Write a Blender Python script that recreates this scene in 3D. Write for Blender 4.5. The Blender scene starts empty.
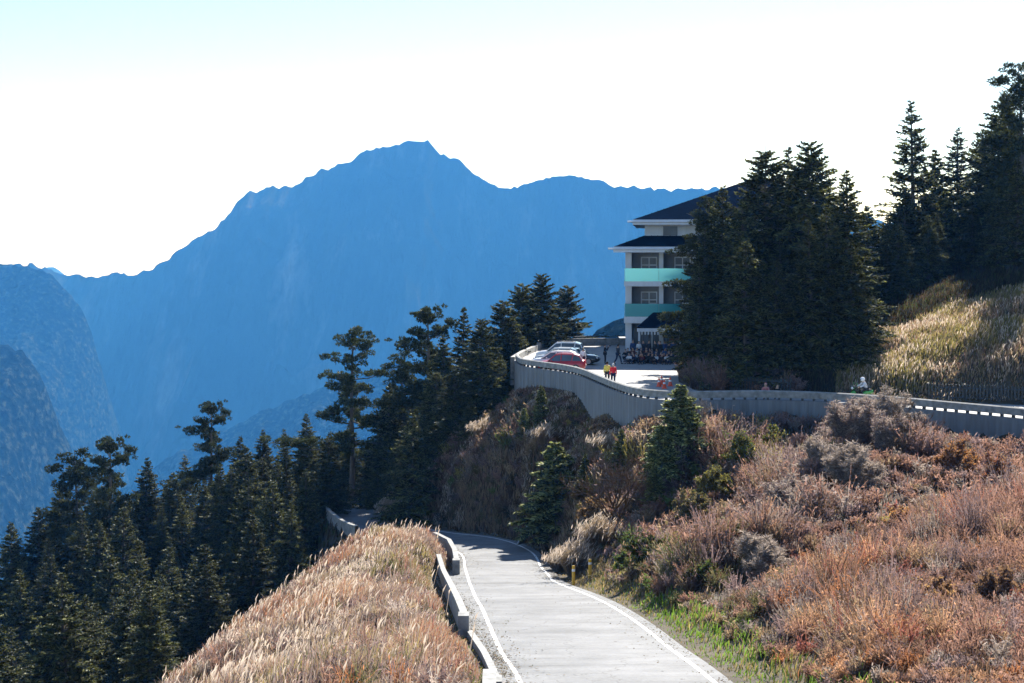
import bpy, bmesh, math, random
import numpy as np
from mathutils import Vector, Matrix

random.seed(7)
RNG = np.random.default_rng(7)
R = math.radians
SC = bpy.context.scene
COL = SC.collection

# ------------------------------------------------------------------ camera
F = 1422.0            # focal length in pixels of a 1024 wide frame
HY = 250.0            # row of the horizon
cam_d = bpy.data.cameras.new('camera')
cam_d.sensor_width = 36.0
cam_d.lens = 36.0 * F / 1024.0
cam_d.shift_y = -(341.5 - HY) / 1024.0
cam_d.clip_start = 0.5
cam_d.clip_end = 30000
cam = bpy.data.objects.new('camera', cam_d)
cam.location = (0, 0, 0)
cam.rotation_euler = (R(90), 0, 0)
COL.objects.link(cam)
SC.camera = cam

# ------------------------------------------------------------------ light
SUN_EL, SUN_AZ = 36.0, 22.0      # azimuth measured from straight ahead towards the right
world = bpy.data.worlds.new('World')
SC.world = world
world.use_nodes = True
wn = world.node_tree
bg = wn.nodes['Background']
sky = wn.nodes.new('ShaderNodeTexSky')
sky.sky_type = 'NISHITA'
sky.sun_disc = False
sky.sun_elevation = R(SUN_EL)
sky.sun_rotation = R(SUN_AZ)
sky.altitude = 2500
sky.air_density = 1.0
sky.dust_density = 0.6
sky.ozone_density = 1.0
wn.links.new(sky.outputs[0], bg.inputs[0])
bg.inputs[1].default_value = 0.076
sun_d = bpy.data.lights.new('sun', 'SUN')
sun_d.energy = 5.0
sun_d.angle = R(0.5)
sun_d.color = (1.0, 0.955, 0.895)
sun = bpy.data.objects.new('sun', sun_d)
sdir = Vector((math.sin(R(SUN_AZ)) * math.cos(R(SUN_EL)), math.cos(R(SUN_AZ)) * math.cos(R(SUN_EL)), math.sin(R(SUN_EL))))
sun.rotation_euler = sdir.to_track_quat('Z', 'Y').to_euler()
sun.location = (60, 150, 120)
COL.objects.link(sun)
SC.view_settings.view_transform = 'Standard'
SC.view_settings.look = 'None'
SC.view_settings.exposure = 1.55
SC.view_settings.gamma = 1.0
SC.view_settings.use_curve_mapping = False
SC.render.engine = 'CYCLES'
SC.cycles.use_denoising = True
SC.cycles.max_bounces = 5
SC.cycles.diffuse_bounces = 2
SC.cycles.glossy_bounces = 2
SC.cycles.transmission_bounces = 4
SC.cycles.transparent_max_bounces = 8
SC.cycles.volume_bounces = 0

# ------------------------------------------------------------------ helpers
def P(px, py, d):
    """A point seen at photo pixel (px, py), d metres ahead."""
    return Vector(((px - 512) / F * d, d, -(py - HY) / F * d))

def tag(o, label=None, cat=None, group=None, kind=None):
    if label: o['label'] = label
    if cat: o['category'] = cat
    if group: o['group'] = group
    if kind: o['kind'] = kind
    return o

def empty(name, loc=(0, 0, 0), rz=0.0, scale=1.0):
    o = bpy.data.objects.new(name, None)
    o.empty_display_size = 0.3
    o.location = loc
    o.rotation_euler = (0, 0, rz)
    o.scale = (scale,) * 3
    COL.objects.link(o)
    return o

def link(name, me, parent=None, mats=()):
    o = bpy.data.objects.new(name, me)
    for m in mats:
        me.materials.append(m)
    COL.objects.link(o)
    if parent is not None:
        o.parent = parent
    return o

def copy_tree(o, parent=None):
    c = o.copy()
    COL.objects.link(c)
    if parent is not None:
        c.parent = parent
    for ch in list(KIDS.get(o.name, [])):
        k = copy_tree(ch, c)
        KIDS.setdefault(c.name, []).append(k)
    return c

KIDS = {}
def part(name, me, parent, mats=()):
    o = link(name, me, parent, mats)
    KIDS.setdefault(parent.name, []).append(o)
    return o

def mesh_np(name, V, Q, col=None, smooth=False):
    """Mesh of quads from arrays; col = one colour per vertex."""
    V = np.asarray(V, dtype=np.float32); Q = np.asarray(Q, dtype=np.int32)
    me = bpy.data.meshes.new(name)
    me.vertices.add(len(V)); me.vertices.foreach_set('co', V.ravel())
    k = Q.shape[1]
    me.loops.add(Q.size); me.loops.foreach_set('vertex_index', Q.ravel())
    me.polygons.add(len(Q))
    me.polygons.foreach_set('loop_start', np.arange(0, Q.size, k, dtype=np.int32))
    if smooth:
        me.polygons.foreach_set('use_smooth', np.ones(len(Q), dtype=bool))
    if col is not None:
        a = me.color_attributes.new('col', 'FLOAT_COLOR', 'POINT')
        c = np.ones((len(V), 4), dtype=np.float32); c[:, :3] = col
        a.data.foreach_set('color', c.ravel())
    me.update(calc_edges=True)
    return me

class MB:
    """Collects boxes, prisms, tubes and sheets into one mesh."""
    def __init__(s):
        s.v = []; s.f = []; s.m = []
    def quad(s, pts, m=0):
        n = len(s.v); s.v += [tuple(p) for p in pts]; s.f.append(tuple(range(n, n + len(pts)))); s.m.append(m)
    def box(s, x0, x1, y0, y1, z0, z1, m=0, mat=None):
        n = len(s.v)
        pts = [Vector((x, y, z)) for z in (z0, z1) for (x, y) in ((x0, y0), (x1, y0), (x1, y1), (x0, y1))]
        if mat is not None: pts = [mat @ p for p in pts]
        s.v += [tuple(p) for p in pts]
        for f in ((0, 3, 2, 1), (4, 5, 6, 7), (0, 1, 5, 4), (1, 2, 6, 5), (2, 3, 7, 6), (3, 0, 4, 7)):
            s.f.append(tuple(n + i for i in f)); s.m.append(m)
    def tube(s, pts, rads, k=8, m=0, caps=True):
        pts = [Vector(p) for p in pts]
        n0 = len(s.v)
        for i, p in enumerate(pts):
            d = (pts[min(i + 1, len(pts) - 1)] - pts[max(i - 1, 0)]).normalized()
            u = d.cross(Vector((0, 0, 1)))
            if u.length < 1e-3: u = Vector((1, 0, 0))
            u.normalize(); w = d.cross(u)
            r = rads[i] if hasattr(rads, '__len__') else rads
            for j in range(k):
                a = 2 * math.pi * j / k
                s.v.append(tuple(p + (u * math.cos(a) + w * math.sin(a)) * r))
        for i in range(len(pts) - 1):
            for j in range(k):
                a = n0 + i * k + j; b = n0 + i * k + (j + 1) % k
                s.f.append((a, b, b + k, a + k)); s.m.append(m)
        if caps:
            s.f.append(tuple(n0 + j for j in reversed(range(k)))); s.m.append(m)
            s.f.append(tuple(n0 + (len(pts) - 1) * k + j for j in range(k))); s.m.append(m)
    def ball(s, c, r, m=0, seg=10, rings=6, sx=1, sy=1, sz=1):
        n0 = len(s.v); c = Vector(c)
        s.v.append(tuple(c + Vector((0, 0, r * sz))))
        for i in range(1, rings):
            t = math.pi * i / rings
            for j in range(seg):
                a = 2 * math.pi * j / seg
                s.v.append(tuple(c + Vector((math.sin(t) * math.cos(a) * r * sx, math.sin(t) * math.sin(a) * r * sy, math.cos(t) * r * sz))))
        s.v.append(tuple(c - Vector((0, 0, r * sz))))
        last = len(s.v) - 1
        for j in range(seg):
            s.f.append((n0, n0 + 1 + j, n0 + 1 + (j + 1) % seg)); s.m.append(m)
            b = n0 + 1 + (rings - 2) * seg
            s.f.append((last, b + (j + 1) % seg, b + j)); s.m.append(m)
        for i in range(rings - 2):
            for j in range(seg):
                a = n0 + 1 + i * seg + j; b = n0 + 1 + i * seg + (j + 1) % seg
                s.f.append((a, a + seg, b + seg, b)); s.m.append(m)
    def mesh(s, name, smooth=False):
        me = bpy.data.meshes.new(name)
        me.from_pydata(s.v, [], s.f)
        me.polygons.foreach_set('material_index', s.m)
        if smooth: me.polygons.foreach_set('use_smooth', [True] * len(s.f))
        me.update()
        return me
    def build(s, name, mats, parent=None, smooth=False, bevel=0.0):
        me = s.mesh(name, smooth)
        if not isinstance(mats, (list, tuple)): mats = [mats]
        o = part(name, me, parent, mats) if parent is not None else link(name, me, None, mats)
        if bevel:
            b = o.modifiers.new('bevel', 'BEVEL'); b.width = bevel; b.segments = 2; b.limit_method = 'ANGLE'
        return o

def curve(pts, n):
    """Catmull-Rom through rows of numbers, n steps for each span."""
    pts = np.asarray(pts, dtype=float)
    q = np.vstack([2 * pts[0] - pts[1], pts, 2 * pts[-1] - pts[-2]])
    out = []
    for i in range(1, len(q) - 2):
        for k in range(n):
            t = k / n
            out.append(0.5 * ((2 * q[i]) + (-q[i - 1] + q[i + 1]) * t + (2 * q[i - 1] - 5 * q[i] + 4 * q[i + 1] - q[i + 2]) * t * t
                              + (-q[i - 1] + 3 * q[i] - 3 * q[i + 1] + q[i + 2]) * t ** 3))
    out.append(pts[-1])
    return np.array(out)

def resample(pts, step):
    pts = np.asarray(pts, dtype=float)
    L = np.r_[0, np.cumsum(np.linalg.norm(np.diff(pts[:, :2], axis=0), axis=1))]
    s = np.linspace(0, L[-1], max(2, int(round(L[-1] / step)) + 1))
    return np.stack([np.interp(s, L, pts[:, k]) for k in range(pts.shape[1])], 1)

def normals2(pts):
    t = np.gradient(pts[:, :2], axis=0)
    t /= np.linalg.norm(t, axis=1)[:, None] + 1e-9
    return np.stack([t[:, 1], -t[:, 0]], 1)      # to the right of travel

def hash2(ix, iy, seed):
    h = (ix.astype(np.int64) * 374761393 + iy.astype(np.int64) * 668265263 + seed * 1442695041) & 0xffffffff
    h = ((h ^ (h >> 13)) * 1274126177) & 0xffffffff
    return ((h ^ (h >> 16)) & 0xffff) / 65535.0

def vnoise(x, y, seed=0):
    x = np.asarray(x, float); y = np.asarray(y, float)
    ix = np.floor(x).astype(np.int64); iy = np.floor(y).astype(np.int64)
    fx = x - ix; fy = y - iy
    fx = fx * fx * (3 - 2 * fx); fy = fy * fy * (3 - 2 * fy)
    a = hash2(ix, iy, seed); b = hash2(ix + 1, iy, seed); c = hash2(ix, iy + 1, seed); d = hash2(ix + 1, iy + 1, seed)
    return (a * (1 - fx) + b * fx) * (1 - fy) + (c * (1 - fx) + d * fx) * fy

def fbm(x, y, seed=0, octv=4, ridge=False):
    s = 0; a = 1.0; t = 0
    for o in range(octv):
        n = vnoise(np.asarray(x) * 2 ** o + 17.3 * o, np.asarray(y) * 2 ** o + 9.1 * o, seed + o)
        if ridge: n = 1 - np.abs(2 * n - 1)
        s = s + a * n; t += a; a *= 0.5
    return s / t

# ------------------------------------------------------------------ materials
def new_mat(name):
    m = bpy.data.materials.new(name); m.use_nodes = True
    return m, m.node_tree, m.node_tree.nodes['Principled BSDF']

def paint(name, rgb, rough=0.6, metal=0.0, var=0.12, scale=6.0, bump=0.0, spec=0.5, streak=False):
    """Plain surface with procedural variation in tone."""
    m, nt, b = new_mat(name)
    b.inputs['Roughness'].default_value = rough
    b.inputs['Metallic'].default_value = metal
    b.inputs['Specular IOR Level'].default_value = spec
    tc = nt.nodes.new('ShaderNodeTexCoord')
    mp = nt.nodes.new('ShaderNodeMapping')
    nt.links.new(tc.outputs['Object'], mp.inputs[0])
    if streak: mp.inputs['Scale'].default_value = (3, 3, 0.25)
    n = nt.nodes.new('ShaderNodeTexNoise'); n.inputs['Scale'].default_value = scale; n.inputs['Detail'].default_value = 5
    nt.links.new(mp.outputs[0], n.inputs['Vector'])
    r = nt.nodes.new('ShaderNodeValToRGB')
    r.color_ramp.elements[0].position = 0.3; r.color_ramp.elements[1].position = 0.7
    r.color_ramp.elements[0].color = (*[c * (1 - var) for c in rgb], 1)
    r.color_ramp.elements[1].color = (*[min(1, c * (1 + var)) for c in rgb], 1)
    nt.links.new(n.outputs[0], r.inputs[0]); nt.links.new(r.outputs[0], b.inputs['Base Color'])
    if bump:
        bp = nt.nodes.new('ShaderNodeBump'); bp.inputs['Strength'].default_value = bump; bp.inputs['Distance'].default_value = 0.03
        nt.links.new(n.outputs[0], bp.inputs['Height']); nt.links.new(bp.outputs[0], b.inputs['Normal'])
    return m

def leafy(name, trans=0.45, gain=1.0, rnd=0.25, tgain=1.0, tint=(1.1, 1.1, .75)):
    """Colour attribute seen by reflection and through the leaf."""
    m = bpy.data.materials.new(name); m.use_nodes = True
    nt = m.node_tree; nt.nodes.clear()
    out = nt.nodes.new('ShaderNodeOutputMaterial')
    at = nt.nodes.new('ShaderNodeAttribute'); at.attribute_name = 'col'
    oi = nt.nodes.new('ShaderNodeObjectInfo')
    mr = nt.nodes.new('ShaderNodeMapRange'); mr.inputs['To Min'].default_value = gain * (1 - rnd); mr.inputs['To Max'].default_value = gain * (1 + rnd)
    nt.links.new(oi.outputs['Random'], mr.inputs['Value'])
    mx = nt.nodes.new('ShaderNodeVectorMath'); mx.operation = 'SCALE'
    nt.links.new(at.outputs['Color'], mx.inputs[0]); nt.links.new(mr.outputs[0], mx.inputs['Scale'])
    d = nt.nodes.new('ShaderNodeBsdfDiffuse'); t = nt.nodes.new('ShaderNodeBsdfTranslucent')
    tg = nt.nodes.new('ShaderNodeVectorMath'); tg.operation = 'MULTIPLY'; tg.inputs[1].default_value = [c * tgain for c in tint]
    nt.links.new(mx.outputs[0], d.inputs[0]); nt.links.new(mx.outputs[0], tg.inputs[0]); nt.links.new(tg.outputs[0], t.inputs[0])
    mix = nt.nodes.new('ShaderNodeMixShader'); mix.inputs[0].default_value = trans
    nt.links.new(d.outputs[0], mix.inputs[1]); nt.links.new(t.outputs[0], mix.inputs[2])
    g = nt.nodes.new('ShaderNodeBsdfGlossy'); g.inputs['Roughness'].default_value = 0.45; g.inputs['Color'].default_value = (0.8, 0.85, 0.9, 1)
    m2 = nt.nodes.new('ShaderNodeMixShader'); m2.inputs[0].default_value = 0.012
    nt.links.new(mix.outputs[0], m2.inputs[1]); nt.links.new(g.outputs[0], m2.inputs[2])
    nt.links.new(m2.outputs[0], out.inputs[0])
    return m

def ramp_mat(name, stops, scale, detail=8, rough=0.9, bump=0.3, dist=0.1, mapping=(1, 1, 1), spec=0.3):
    m, nt, b = new_mat(name)
    b.inputs['Roughness'].default_value = rough; b.inputs['Specular IOR Level'].default_value = spec
    tc = nt.nodes.new('ShaderNodeTexCoord'); mp = nt.nodes.new('ShaderNodeMapping'); mp.inputs['Scale'].default_value = mapping
    nt.links.new(tc.outputs['Object'], mp.inputs[0])
    n = nt.nodes.new('ShaderNodeTexNoise'); n.inputs['Scale'].default_value = scale; n.inputs['Detail'].default_value = detail; n.inputs['Roughness'].default_value = 0.62
    nt.links.new(mp.outputs[0], n.inputs['Vector'])
    r = nt.nodes.new('ShaderNodeValToRGB'); cr = r.color_ramp
    while len(cr.elements) < len(stops): cr.elements.new(0.5)
    for e, (p, c) in zip(cr.elements, stops): e.position = p; e.color = (*c, 1)
    nt.links.new(n.outputs[0], r.inputs[0]); nt.links.new(r.outputs[0], b.inputs['Base Color'])
    if bump:
        bp = nt.nodes.new('ShaderNodeBump'); bp.inputs['Strength'].default_value = bump; bp.inputs['Distance'].default_value = dist
        nt.links.new(n.outputs[0], bp.inputs['Height']); nt.links.new(bp.outputs[0], b.inputs['Normal'])
    return m

M = {}
M['ground'] = ramp_mat('soil and litter', [(0.3, (0.03, 0.024, 0.015)), (0.55, (0.06, 0.048, 0.03)), (0.75, (0.10, 0.08, 0.05))], 0.9, bump=0.8, dist=0.3)
M['hillside'] = ramp_mat('forest hillside', [(0.3, (0.02, 0.03, 0.016)), (0.6, (0.045, 0.055, 0.03)), (0.8, (0.12, 0.11, 0.07))], 0.02, bump=0.8, dist=6, spec=0.0)
M['mountain'] = ramp_mat('forest and rock mountain', [(0.35, (0.008, 0.013, 0.008)), (0.54, (0.02, 0.028, 0.018)), (0.64, (0.07, 0.07, 0.06)), (0.78, (0.22, 0.22, 0.2))], 0.0035, detail=10, bump=1.0, dist=60, mapping=(1.6, 0.5, 0.5), spec=0.0)
M['spur'] = ramp_mat('forested spur', [(0.42, (0.001, 0.002, 0.002)), (0.53, (0.012, 0.018, 0.010)), (0.66, (0.06, 0.068, 0.045))], 0.07, detail=12, bump=1.0, dist=14, spec=0.0)
M['concrete'] = paint('concrete', (0.155, 0.17, 0.19), 0.85, var=0.22, scale=1.2, bump=0.3, streak=True)
M['concrete_pale'] = paint('pale concrete', (0.22, 0.225, 0.225), 0.85, var=0.35, scale=3.0, bump=0.3)
M['white_paint'] = paint('road marking', (0.55, 0.56, 0.57), 0.7, var=0.35, scale=5)
M['steel'] = paint('galvanised steel', (0.42, 0.45, 0.48), 0.5, metal=0.4, var=0.15, scale=2)
M['dark_metal'] = paint('dark metal', (0.035, 0.04, 0.045), 0.5, metal=0.3)
M['roof'] = paint('navy roof sheet', (0.005, 0.010, 0.024), 0.95, var=0.2, scale=1.5, spec=0.0)
M['wall_white'] = paint('white render', (0.52, 0.58, 0.66), 0.75, var=0.06, scale=1.0, streak=True)
M['wall_grey'] = paint('grey cladding', (0.16, 0.18, 0.21), 0.7, var=0.12, scale=2.0)
M['wood'] = paint('brown door wood', (0.22, 0.08, 0.04), 0.5, var=0.25, scale=8)
M['window'] = paint('window glass', (0.06, 0.09, 0.13), 0.35, var=0.4, scale=0.7, spec=0.5)
M['curtain'] = paint('pale curtain', (0.6, 0.65, 0.68), 0.8, var=0.1, scale=5)
M['bark'] = ramp_mat('bark', [(0.3, (0.05, 0.042, 0.036)), (0.6, (0.12, 0.105, 0.09)), (0.8, (0.22, 0.2, 0.18))], 6, bump=0.6, dist=0.04, mapping=(1, 1, 0.3))
M['needles'] = leafy('conifer needles', trans=0.28, gain=1.0, rnd=0.28)
M['grass'] = leafy('dry grass', trans=0.5, rnd=0.0, gain=1.18, tint=(1.06, 1.0, .95))
M['twigs'] = leafy('twigs', trans=0.3, rnd=0.0, gain=1.3, tint=(1, 1, 1))
M['leaf'] = leafy('bush leaves', trans=0.45, rnd=0.1)
M['yellow'] = paint('yellow post paint', (0.75, 0.42, 0.03), 0.5)
M['cone'] = paint('orange cone plastic', (0.8, 0.09, 0.03), 0.45)
M['white_plastic'] = paint('white band', (0.8, 0.8, 0.8), 0.5)
M['rubber'] = paint('rubber', (0.02, 0.02, 0.02), 0.8)
M['chrome'] = paint('wheel rim', (0.5, 0.5, 0.52), 0.3, metal=0.9)
M['lamp_white'] = paint('headlamp lens', (0.7, 0.72, 0.75), 0.1, spec=0.8)
M['lamp_red'] = paint('tail lamp', (0.45, 0.02, 0.015), 0.2, spec=0.8)
M['skin'] = paint('skin', (0.5, 0.31, 0.22), 0.6, var=0.05)
M['hair'] = paint('black hair', (0.015, 0.012, 0.01), 0.5)

def balcony_glass(rgb):
    m, nt, b = new_mat('tinted balcony glass')
    b.inputs['Base Color'].default_value = (*rgb, 1)
    b.inputs['Metallic'].default_value = 0.25
    b.inputs['Roughness'].default_value = 0.12
    b.inputs['Transmission Weight'].default_value = 0.15
    return m
M['balcony_glass'] = balcony_glass((0.16, 0.64, 0.74)); M['teal_glass'] = balcony_glass((0.02, 0.25, 0.34))

def asphalt(name, lo, hi, crack=True):
    m, nt, b = new_mat(name)
    b.inputs['Roughness'].default_value = 0.8
    tc = nt.nodes.new('ShaderNodeTexCoord')
    n1 = nt.nodes.new('ShaderNodeTexNoise'); n1.inputs['Scale'].default_value = 0.35; n1.inputs['Detail'].default_value = 6; n1.inputs['Roughness'].default_value = 0.65
    n2 = nt.nodes.new('ShaderNodeTexNoise'); n2.inputs['Scale'].default_value = 9; n2.inputs['Detail'].default_value = 6
    mp = nt.nodes.new('ShaderNodeMapping'); mp.inputs['Scale'].default_value = (0.25, 2.4, 1); mp.inputs['Rotation'].default_value = (0, 0, 0.1)
    n3 = nt.nodes.new('ShaderNodeTexNoise'); n3.inputs['Scale'].default_value = 0.5; n3.inputs['Detail'].default_value = 8; n3.inputs['Roughness'].default_value = 0.7
    nt.links.new(tc.outputs['Object'], n1.inputs['Vector']); nt.links.new(tc.outputs['Object'], n2.inputs['Vector'])
    nt.links.new(tc.outputs['Object'], mp.inputs[0]); nt.links.new(mp.outputs[0], n3.inputs['Vector'])
    a = nt.nodes.new('ShaderNodeMath'); a.operation = 'MULTIPLY_ADD'; a.inputs[1].default_value = 0.55
    nt.links.new(n1.outputs[0], a.inputs[0])
    b2 = nt.nodes.new('ShaderNodeMath'); b2.operation = 'MULTIPLY'; b2.inputs[1].default_value = 0.2
    nt.links.new(n2.outputs[0], b2.inputs[0]); nt.links.new(b2.outputs[0], a.inputs[2])
    c2 = nt.nodes.new('ShaderNodeMath'); c2.operation = 'MULTIPLY_ADD'; c2.inputs[1].default_value = 0.35
    nt.links.new(n3.outputs[0], c2.inputs[0]); nt.links.new(a.outputs[0], c2.inputs[2])
    r = nt.nodes.new('ShaderNodeValToRGB'); r.color_ramp.elements[0].position = 0.42; r.color_ramp.elements[1].position = 0.68
    r.color_ramp.elements[0].color = (*lo, 1); r.color_ramp.elements[1].color = (*hi, 1)
    nt.links.new(c2.outputs[0], r.inputs[0])
    if crack:
        v = nt.nodes.new('ShaderNodeTexVoronoi'); v.feature = 'DISTANCE_TO_EDGE'; v.inputs['Scale'].default_value = 0.32
        wv = nt.nodes.new('ShaderNodeTexNoise'); wv.inputs['Scale'].default_value = 1.5; wv.inputs['Detail'].default_value = 4
        nt.links.new(tc.outputs['Object'], wv.inputs['Vector'])
        ad = nt.nodes.new('ShaderNodeVectorMath'); ad.operation = 'ADD'
        nt.links.new(tc.outputs['Object'], ad.inputs[0]); nt.links.new(wv.outputs['Color'], ad.inputs[1])
        nt.links.new(ad.outputs[0], v.inputs['Vector'])
        cr = nt.nodes.new('ShaderNodeMapRange'); cr.inputs['From Min'].default_value = 0.0; cr.inputs['From Max'].default_value = 0.012
        cr.inputs['To Min'].default_value = 0.55; cr.inputs['To Max'].default_value = 1.0
        nt.links.new(v.outputs[0], cr.inputs['Value'])
        sc = nt.nodes.new('ShaderNodeVectorMath'); sc.operation = 'SCALE'
        nt.links.new(r.outputs[0], sc.inputs[0]); nt.links.new(cr.outputs[0], sc.inputs['Scale'])
        nt.links.new(sc.outputs[0], b.inputs['Base Color'])
    else:
        nt.links.new(r.outputs[0], b.inputs['Base Color'])
    bp = nt.nodes.new('ShaderNodeBump'); bp.inputs['Strength'].default_value = 0.25; bp.inputs['Distance'].default_value = 0.02
    nt.links.new(n2.outputs[0], bp.inputs['Height']); nt.links.new(bp.outputs[0], b.inputs['Normal'])
    return m
M['asphalt'] = asphalt('worn pale asphalt', (0.058, 0.064, 0.074), (0.158, 0.166, 0.18))
M['plaza'] = asphalt('pale plaza paving', (0.22, 0.22, 0.22), (0.30, 0.30, 0.30), crack=False)

# ------------------------------------------------------------------ the lower road: rows of X, Y, z, half width between lines, shoulder left, shoulder right
ROAD = curve([
    (4.6, 5, -8.2, 2.7, .5, .5), (3.7, 24, -9.9, 2.7, .5, .5), (2.9, 39, -11.88, 2.65, .5, .5), (2.4, 46, -12.95, 2.75, .5, .5), (1.98, 53, -14.0, 2.8, .9, .5), (1.5, 60, -15.1, 2.75, 1.0, .5),
    (.98, 66, -16.1, 2.65, 1.2, .5), (.05, 76, -17.8, 2.3, 1.7, .5), (-.25, 81, -18.5, 2.3, 1.7, .5), (-.55, 86, -19.17, 2.3, .6, .5), (-1.08, 96, -20.45, 2.4, .4, .5),
    (-3.0, 104, -21.4, 2.5, .4, .5), (-6.5, 109, -22.0, 2.5, .4, .5), (-10, 115, -22.6, 2.5, .4, .5), (-12.6, 123, -23.1, 2.5, .4, .5), (-14.2, 132, -24.0, 2.5, .4, .5),
    (-17, 141, -25.6, 2.5, .4, .5), (-23, 148, -27, 2.5, .4, .5), (-31, 152, -29, 2.5, .4, .5)], 6)
RN = normals2(ROAD)

# ------------------------------------------------------------------ the upper road and plaza, level at ZP
ZP = -10.2
WALL = curve([(62, 62), (45, 71), (32.6, 78.8), (30, 83.2), (26.7, 87), (23.65, 90.4), (20, 92.8), (16.5, 93.8), (13.9, 93.6), (11.8, 93.4), (9.8, 93.9), (8.2, 96), (7.2, 99.9), (6.35, 105), (5.4, 111),
              (4.2, 115), (2.3, 118.4), (.8, 121.4), (.3, 125), (.2, 128)], 6)
FARW = np.array([(0.2, 128), (1.2, 136), (2.6, 144), (3.6, 150.5), (8, 152), (12.5, 152.5)])
UPPER = np.vstack([WALL[:, :2], FARW[1:], [(12.5, 168), (46, 168), (46, 136), (30, 134), (20, 131), (14.2, 122), (12.9, 110), (13.3, 103.5), (14.3, 101.4), (17.9, 99.8), (23, 97.8), (28, 95.6), (34, 93.4), (45, 87), (62, 75)]])

def seg_dist(X, Y, pl, close=False):
    """Distance of each point to a polyline, and the position along it (index + fraction)."""
    A = pl[:-1]; B = pl[1:]
    if close: A = pl; B = np.roll(pl, -1, 0)
    best = np.full(X.shape, 1e9); idx = np.zeros(X.shape)
    for i in range(len(A)):
        d = B[i] - A[i]; L = d @ d + 1e-12
        t = np.clip(((X - A[i, 0]) * d[0] + (Y - A[i, 1]) * d[1]) / L, 0, 1)
        r = np.hypot(X - A[i, 0] - t * d[0], Y - A[i, 1] - t * d[1])
        k = r < best
        best = np.where(k, r, best); idx = np.where(k, i + t, idx)
    return best, idx

def inside(X, Y, poly):
    r = np.zeros(X.shape, bool); n = len(poly)
    for i in range(n):
        x0, y0 = poly[i]; x1, y1 = poly[(i + 1) % n]
        c = ((y0 > Y) != (y1 > Y)) & (X < (x1 - x0) * (Y - y0) / (y1 - y0 + 1e-12) + x0)
        r ^= c
    return r

def at_road(idx, k):
    return np.interp(idx, np.arange(len(ROAD)), ROAD[:, k])

CP = []   # control points of the natural terrain
def cp(*a):
    for (px, py, d) in a:
        p = P(px, py, d); CP.append(tuple(p))
def cw(*a): CP.extend(a)
for r_, n_ in zip(ROAD[::4], RN[::4]):
    cw((r_[0], r_[1], r_[2]))
cp((470, 683, 38), (400, 683, 36), (300, 683, 38), (205, 690, 42), (430, 605, 58), (360, 606, 60), (275, 628, 58), (430, 562, 72), (390, 552, 76), (347, 574, 75), (425, 534, 88), (400, 533, 90), (345, 541, 100), (302, 577, 86), (245, 628, 70), (192, 668, 60))
cw((-11, 80, -19.8), (-11.6, 68, -18.3), (-9, 92, -19.4))
cw((-16, 38, -19), (-18, 60, -23), (-18, 78, -25), (-17, 92, -27), (-22, 104, -31), (-18, 118, -29), (-8, 99, -19.6))
cp((760, 683, 38), (850, 683, 34), (1024, 683, 28), (1024, 560, 50), (900, 560, 55), (780, 585, 56), (1024, 475, 76), (895, 432, 80), (840, 470, 73), (790, 520, 65), (752, 565, 57), (765, 470, 88), (728, 505, 80), (715, 548, 68), (650, 560, 66), (600, 560, 78), (640, 490, 85), (700, 440, 89),
   (600, 412, 104), (562, 400, 112), (522, 385, 119), (540, 440, 108), (500, 450, 112), (560, 500, 103), (500, 505, 111), (535, 527, 106), (450, 520, 113), (460, 465, 118), (480, 425, 121), (430, 480, 124),
   (600, 455, 98), (600, 520, 90), (450, 455, 126))
cw((20, 15, -5.5), (10, 5, -5), (0, 0, -5), (-8, 12, -8.5), (-20, 10, -18), (35, 40, -7.5), (33, 60, -10.5), (50, 60, -9), (16, 90, -12.2), (29, 77, -12.6))
cw((-8, 135, -22), (-3, 131, -17), (-1, 145, -17), (3, 158, -19), (14, 175, -24), (-30, 110, -37), (-40, 160, -38), (-33, 150, -31), (-43, 148, -36), (-56, 150, -44), (-60, 200, -55), (-30, 190, -40), (0, 190, -35),
   (-50, 100, -47), (-30, 60, -34), (-30, 30, -29), (-80, 120, -66), (-100, 200, -82), (60, 190, -18), (-35, 120, -39), (-25, 135, -31), (-120, 60, -90), (-120, -20, -85), (-60, 0, -45), (-120, 340, -150), (0, 340, -120), (100, 340, -90), (-60, 270, -95), (40, 260, -55))
cp((830, 388, 100), (880, 362, 105), (930, 334, 107), (980, 314, 108), (1030, 298, 109), (870, 305, 125), (960, 275, 130), (1040, 250, 130), (900, 240, 150), (1000, 214, 150), (760, 383, 106), (760, 345, 118), (715, 335, 122), (850, 340, 115))
cw((44, 140, -1), (60, 178, 4), (60, 110, 1.5), (85, 140, 12), (48, 100, -4), (70, 85, -3), (108, 60, 0), (108, 0, 0), (108, 200, 8), (30, 134, -6), (20, 128, -8))
cp((640, 414, 92.5), (680, 412, 90.5), (715, 410, 91), (600, 399, 102))
CP = np.array(CP)

def rbf(cpts):
    xy = cpts[:, :2]; n = len(xy)
    D = np.linalg.norm(xy[:, None] - xy[None], axis=2)
    A = np.zeros((n + 3, n + 3)); A[:n, :n] = D - 0.6 * np.eye(n)
    A[:n, n] = 1; A[:n, n + 1:] = xy; A[n, :n] = 1; A[n + 1:, :n] = xy.T
    w = np.linalg.solve(A, np.r_[cpts[:, 2], 0, 0, 0])
    def f(X, Y):
        s = w[n] + w[n + 1] * X + w[n + 2] * Y
        for i in range(n):
            s = s + w[i] * np.hypot(X - xy[i, 0], Y - xy[i, 1])
        return s
    return f

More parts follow.
